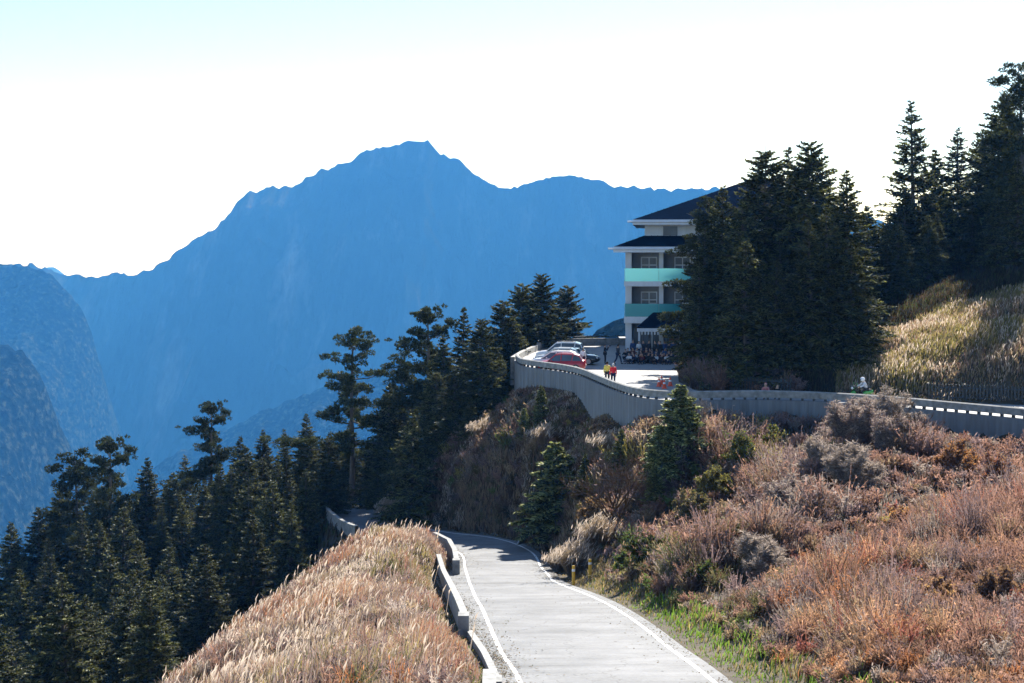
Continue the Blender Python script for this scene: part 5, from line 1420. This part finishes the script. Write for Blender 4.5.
# ---- shrubs and single plants -----------------------------------
def shrub(name, px, d, hgt, rad, col, label, leaf=None, stems=9, seed=1, twig=1.0, lean=0, nleaf=5, lsz=.06, depth=3, single=False, group=None, cat='shrub'):
    g = np.random.default_rng(seed); X = (px - 512) / F * d; zg = float(H(X, d))
    segs = []
    def grow(p, dv, L_, r_, lv):
        q = p + dv * L_ * .5; dv2 = unit(dv + g.normal(0, .16, 3)); e_ = q + dv2 * L_ * .5
        segs.append((p, q, r_, r_ * .85, lv)); segs.append((q, e_, r_ * .85, r_ * .7, lv))
        if lv == 0: return
        for _ in range(int(g.integers(3, 6)) if lv > 1 else int(5 * twig + g.integers(0, 3))):
            f_ = g.uniform(.35, 1); s0 = p + (e_ - p) * f_
            nd = unit(dv2 + g.normal(0, .55, 3) + np.array([0, 0, .15])); grow(s0, nd, L_ * g.uniform(.42, .68), r_ * .55, lv - 1)
    for s_i in range(1 if single else stems):
        a = g.uniform(0, 6.28); sp_ = g.uniform(0, 1) * rad / hgt
        dv = unit(np.array([math.cos(a) * sp_ + lean, math.sin(a) * sp_, 1.0])); p0 = np.array([math.cos(a) * .12, math.sin(a) * .12, -.15])
        grow(p0, dv, hgt * (.42 if single else .5) * g.uniform(.75, 1.1), (.055 if single else .022) * hgt / 3, depth)
    if single:
        for k_ in range(5):
            a = 2 * math.pi * k_ / 5 + g.normal(0, .3); dv = unit(np.array([math.cos(a) * .75, math.sin(a) * .75, 1])); grow(np.array([0, 0, hgt * g.uniform(.12, .3)]), dv, hgt * .42, .035 * hgt / 3, depth)
    A = np.array([s[0] for s in segs]); Bq = np.array([s[1] for s in segs]); ra = np.array([s[2] for s in segs]); rb = np.array([s[3] for s in segs])
    ra = np.maximum(ra, .006 + .00006 * d); rb = np.maximum(rb, .005 + .00005 * d)
    o = empty(name, (X, d, zg)); tag(o, label, cat, group)
    cc = np.repeat(PAL[col][None], len(A), 0) * g.uniform(.7, 1.25, (len(A), 1))
    part('branches', mesh_np('branches', *rods(A, Bq, ra, rb, cc, 3)), o, [M['twigs']])
    if leaf:
        lv = np.array([s[4] for s in segs]); i_ = np.repeat(np.where(lv <= 1)[0], nleaf); n = len(i_)
        p_ = A[i_] + (Bq[i_] - A[i_]) * g.uniform(0, 1, (n, 1)) + g.normal(0, .03, (n, 3)); dv = unit(g.normal(0, 1, (n, 3)) + np.array([0, 0, .3])); L_ = g.uniform(.7, 1.5, (n, 1)) * lsz * 1.6
        cl = np.array([PAL[k_] for k_ in leaf])[g.integers(0, len(leaf), n)] * g.uniform(.65, 1.3, (n, 1)); sv = 'silver' in leaf
        if sv: L_ = L_ * 2.2; dv = unit(dv * np.array([1, 1, .6])); lsz = lsz * .42; cl = cl * .8
        part('leaves', mesh_np('leaves', *ribbons(p_, p_ + dv * L_ * .5, p_ + dv * L_, unit(np.cross(dv, g.normal(0, 1, (n, 3)))), lsz * .25, lsz * .5, lsz * .1, cl, cl * 1.15)), o, [M['grass'] if sv else M['leaf']])
    return o
shrub('bare_tree', 612, 81, 5.4, 3.0, 'brown', 'bare crooked little tree with spreading grey brown branches above the pale plume grass', stems=1, single=True, depth=3, seed=4, twig=1.1, cat='tree')
shrub('bare_tree', 700, 88, 4.2, 2.2, 'grey', 'thin bare multi stemmed tree right of the tall dark young fir', stems=5, depth=3, seed=14, cat='tree')
SG = 'shrubs on the bank between the roads'
for a in [(885, 82, 3.3, 4.0, 'grey', 'big silvery grey twig shrub in front of the retaining wall', ['silver', 'grey'], 30, 21, 0), (850, 80, 3.4, 3.4, 'grey', 'grey twig shrub at the left foot of the big silvery one', ['silver', 'mauve'], 22, 22, 0), (925, 79, 2.4, 2.2, 'mauve', 'dark mauve twig shrub touching the wall right of the silvery one', None, 12, 23, 0), (913, 76, 4.6, .5, 'brown', 'single tall dark stalk rising over the guard rail', None, 2, 24, 0),
          (812, 72, 2.3, 2.2, 'mauve', 'mauve twig shrub lower on the bank', None, 12, 25, 0), (850, 69, 3.0, 3.2, 'grey', 'grey silvery shrub halfway down the bank', ['silver', 'grey'], 22, 26, 0), (742, 84, 2.9, 2.2, 'grey', 'leafy olive shrub right of the bare multi stemmed tree', ['olive', 'green', 'yellow'], 10, 27, .1), (768, 86, 2.4, 2.0, 'brown', 'bright yellow green shrub below the retaining wall', ['green', 'yellow', 'olive'], 10, 28, 0),
          (716, 80, 2.8, 2.0, 'grey', 'olive leaved shrub in front of the bare multi stemmed tree', ['olive', 'yellow'], 9, 29, 0), (690, 76, 2.4, 1.9, 'grey', 'sparse olive shrub low on the bank below the tall dark young fir', ['olive', 'tan'], 9, 30, 0), (650, 68, 1.9, 1.8, 'brown', 'dark leafy shrub at the roadside below the bare little tree', ['green', 'olive', 'dark'], 10, 31, 0), (628, 70, 1.7, 1.6, 'brown', 'green shrub at the roadside near the yellow posts', ['green', 'olive'], 10, 32, 0),
          (735, 60, 1.7, 1.8, 'grey', 'grey twig shrub above the bright green verge', None, 12, 33, 0), (700, 58, 1.5, 1.5, 'brown', 'dark shrub at the foot of the bank above the green verge', ['olive', 'dark', 'green'], 10, 34, 0), (775, 62, 1.9, 1.8, 'mauve', 'mauve shrub halfway down the bank over the green verge', None, 12, 35, 0), (600, 86, 1.9, 1.7, 'brown', 'brown leafed shrub between the young fir and the bare tree', ['tan', 'orange', 'brown'], 8, 36, 0),
          (585, 92, 1.9, 1.6, 'brown', 'dark brown shrub up the shaded slope above the young green fir', ['brown', 'olive', 'tan'], 9, 37, 0), (605, 98, 2.0, 1.7, 'brown', 'brown shrub close under the car park wall', ['brown', 'tan', 'orange'], 9, 38, 0), (960, 70, 2.2, 2.0, 'pink', 'reddish twig shrub right of the silvery one', ['pink', 'rust'], 12, 39, 0), (1000, 66, 2.0, 2.0, 'pink', 'reddish twig shrub near the right edge below the wall', ['pink', 'red'], 12, 40, 0),
          (900, 77, 2.7, 3.0, 'grey', 'wide silver twigged shrub just downhill of the biggest silvery one', ['silver', 'mauve'], 22, 45, 0), (825, 73, 2.7, 2.6, 'grey', 'pale twigged shrub between the mauve shrub and the grey one', ['silver', 'grey'], 18, 46, 0), (795, 67, 2.4, 2.4, 'grey', 'silvery shrub on the diagonal band of grey twigs across the bank', ['silver', 'mauve'], 18, 47, 0), (765, 58, 1.9, 2.1, 'grey', 'low silvery shrub at the lower end of the grey twig band', ['silver', 'grey'], 16, 48, 0), (958, 76, 1.5, 1.8, 'mauve', 'mauve shrub hiding the foot of the retaining wall at the right', ['mauve', 'grey'], 16, 49, 0),
          (800, 84, 2.2, 2.0, 'mauve', 'mauve grey shrub close below the retaining wall', None, 12, 41, 0), (905, 60, 1.6, 1.6, 'pink', 'rusty shrub in the middle of the red scrub', ['orange', 'rust'], 12, 42, 0), (930, 45, 1.2, 1.3, 'pink', 'low rusty shrub in the near scrub', ['orange', 'pink'], 12, 43, 0), (1000, 42, 1.5, 1.2, 'mauve', 'spindly red stemmed shrub near the bottom right corner', ['pink'], 14, 44, 0)]:
    shrub('shrub', a[0], a[1], a[2], a[3], a[4], a[5], leaf=a[6], stems=a[7], seed=a[8], lean=a[9], group=SG, depth=3 if a[2] > 1.8 else 2)

def plume_tuft(px, d, hgt, rad, n, label, seed):
    g = np.random.default_rng(seed); X = (px - 512) / F * d; zg = float(H(X, d)); o = empty('pampas_tuft', (X, d, zg)); tag(o, label, 'grass tuft', 'tufts of plumed silver grass')
    a = g.uniform(0, 6.28, n); r_ = g.uniform(0, 1, n) ** .6
    base = np.stack([np.cos(a) * r_ * rad * .4, np.sin(a) * r_ * rad * .4, np.zeros(n) - .1], 1); hh = hgt * g.uniform(.6, 1.0, n) * (1 - .25 * r_)
    mid = base + np.stack([np.cos(a) * r_ * rad * .25, np.sin(a) * r_ * rad * .25, hh * .65], 1); tip = base + np.stack([np.cos(a) * r_ * rad * .8 + .15, np.sin(a) * r_ * rad * .8, hh * (1 - .3 * r_)], 1)
    b_ = g.uniform(-.9, .9, n); sd_ = np.stack([np.cos(b_), np.sin(b_), 0 * b_], 1)
    c_ = PAL['straw'] * g.uniform(.6, 1.1, (n, 1))
    part('blades', mesh_np('blades', *ribbons(base, mid, tip, sd_, .018, .016, .006, c_ * .7, c_)), o, [M['grass']])
    k_ = g.uniform(0, 1, n) < .25; t_ = tip[k_]; m_ = len(t_); dv = unit(np.stack([g.normal(.4, .3, m_), g.normal(0, .3, m_), g.uniform(.3, 1, m_)], 1)); L_ = g.uniform(.25, .45, (m_, 1))
    cp_ = PAL['plume'] * g.uniform(.6, 1.0, (m_, 1))
    part('plumes', mesh_np('plumes', *ribbons(t_, t_ + dv * L_ * .5, t_ + dv * L_, sd_[k_], .012, .028, .008, cp_, cp_)), o, [M['grass']])
for i_, a in enumerate([(578, 80, 2.2, 1.5, 1500, 'big pale plumed grass tuft beside the lower road, below the bare little tree'), (598, 81, 2.2, 1.4, 1100, 'pale plumed grass tuft just right of the biggest one'), (562, 84, 1.8, 1.2, 900, 'smaller pale tuft at the foot of the bright green young fir'), (388, 121, 2.6, 1.2, 900, 'white plumed tuft in front of the dark firs above the road bend'),
                        (484, 118, 1.8, 1.5, 900, 'white plumed tuft on the slope below the big broad fir'), (545, 109, 1.6, 1.5, 900, 'pale tuft near the top of the slope below the parked cars'), (610, 95, 1.7, 1.5, 900, 'pale plumed tuft on the bank below the cones'), (575, 99, 1.5, 1.3, 800, 'pale plumed tuft on the shaded slope')]):
    plume_tuft(*a, seed=60 + i_)
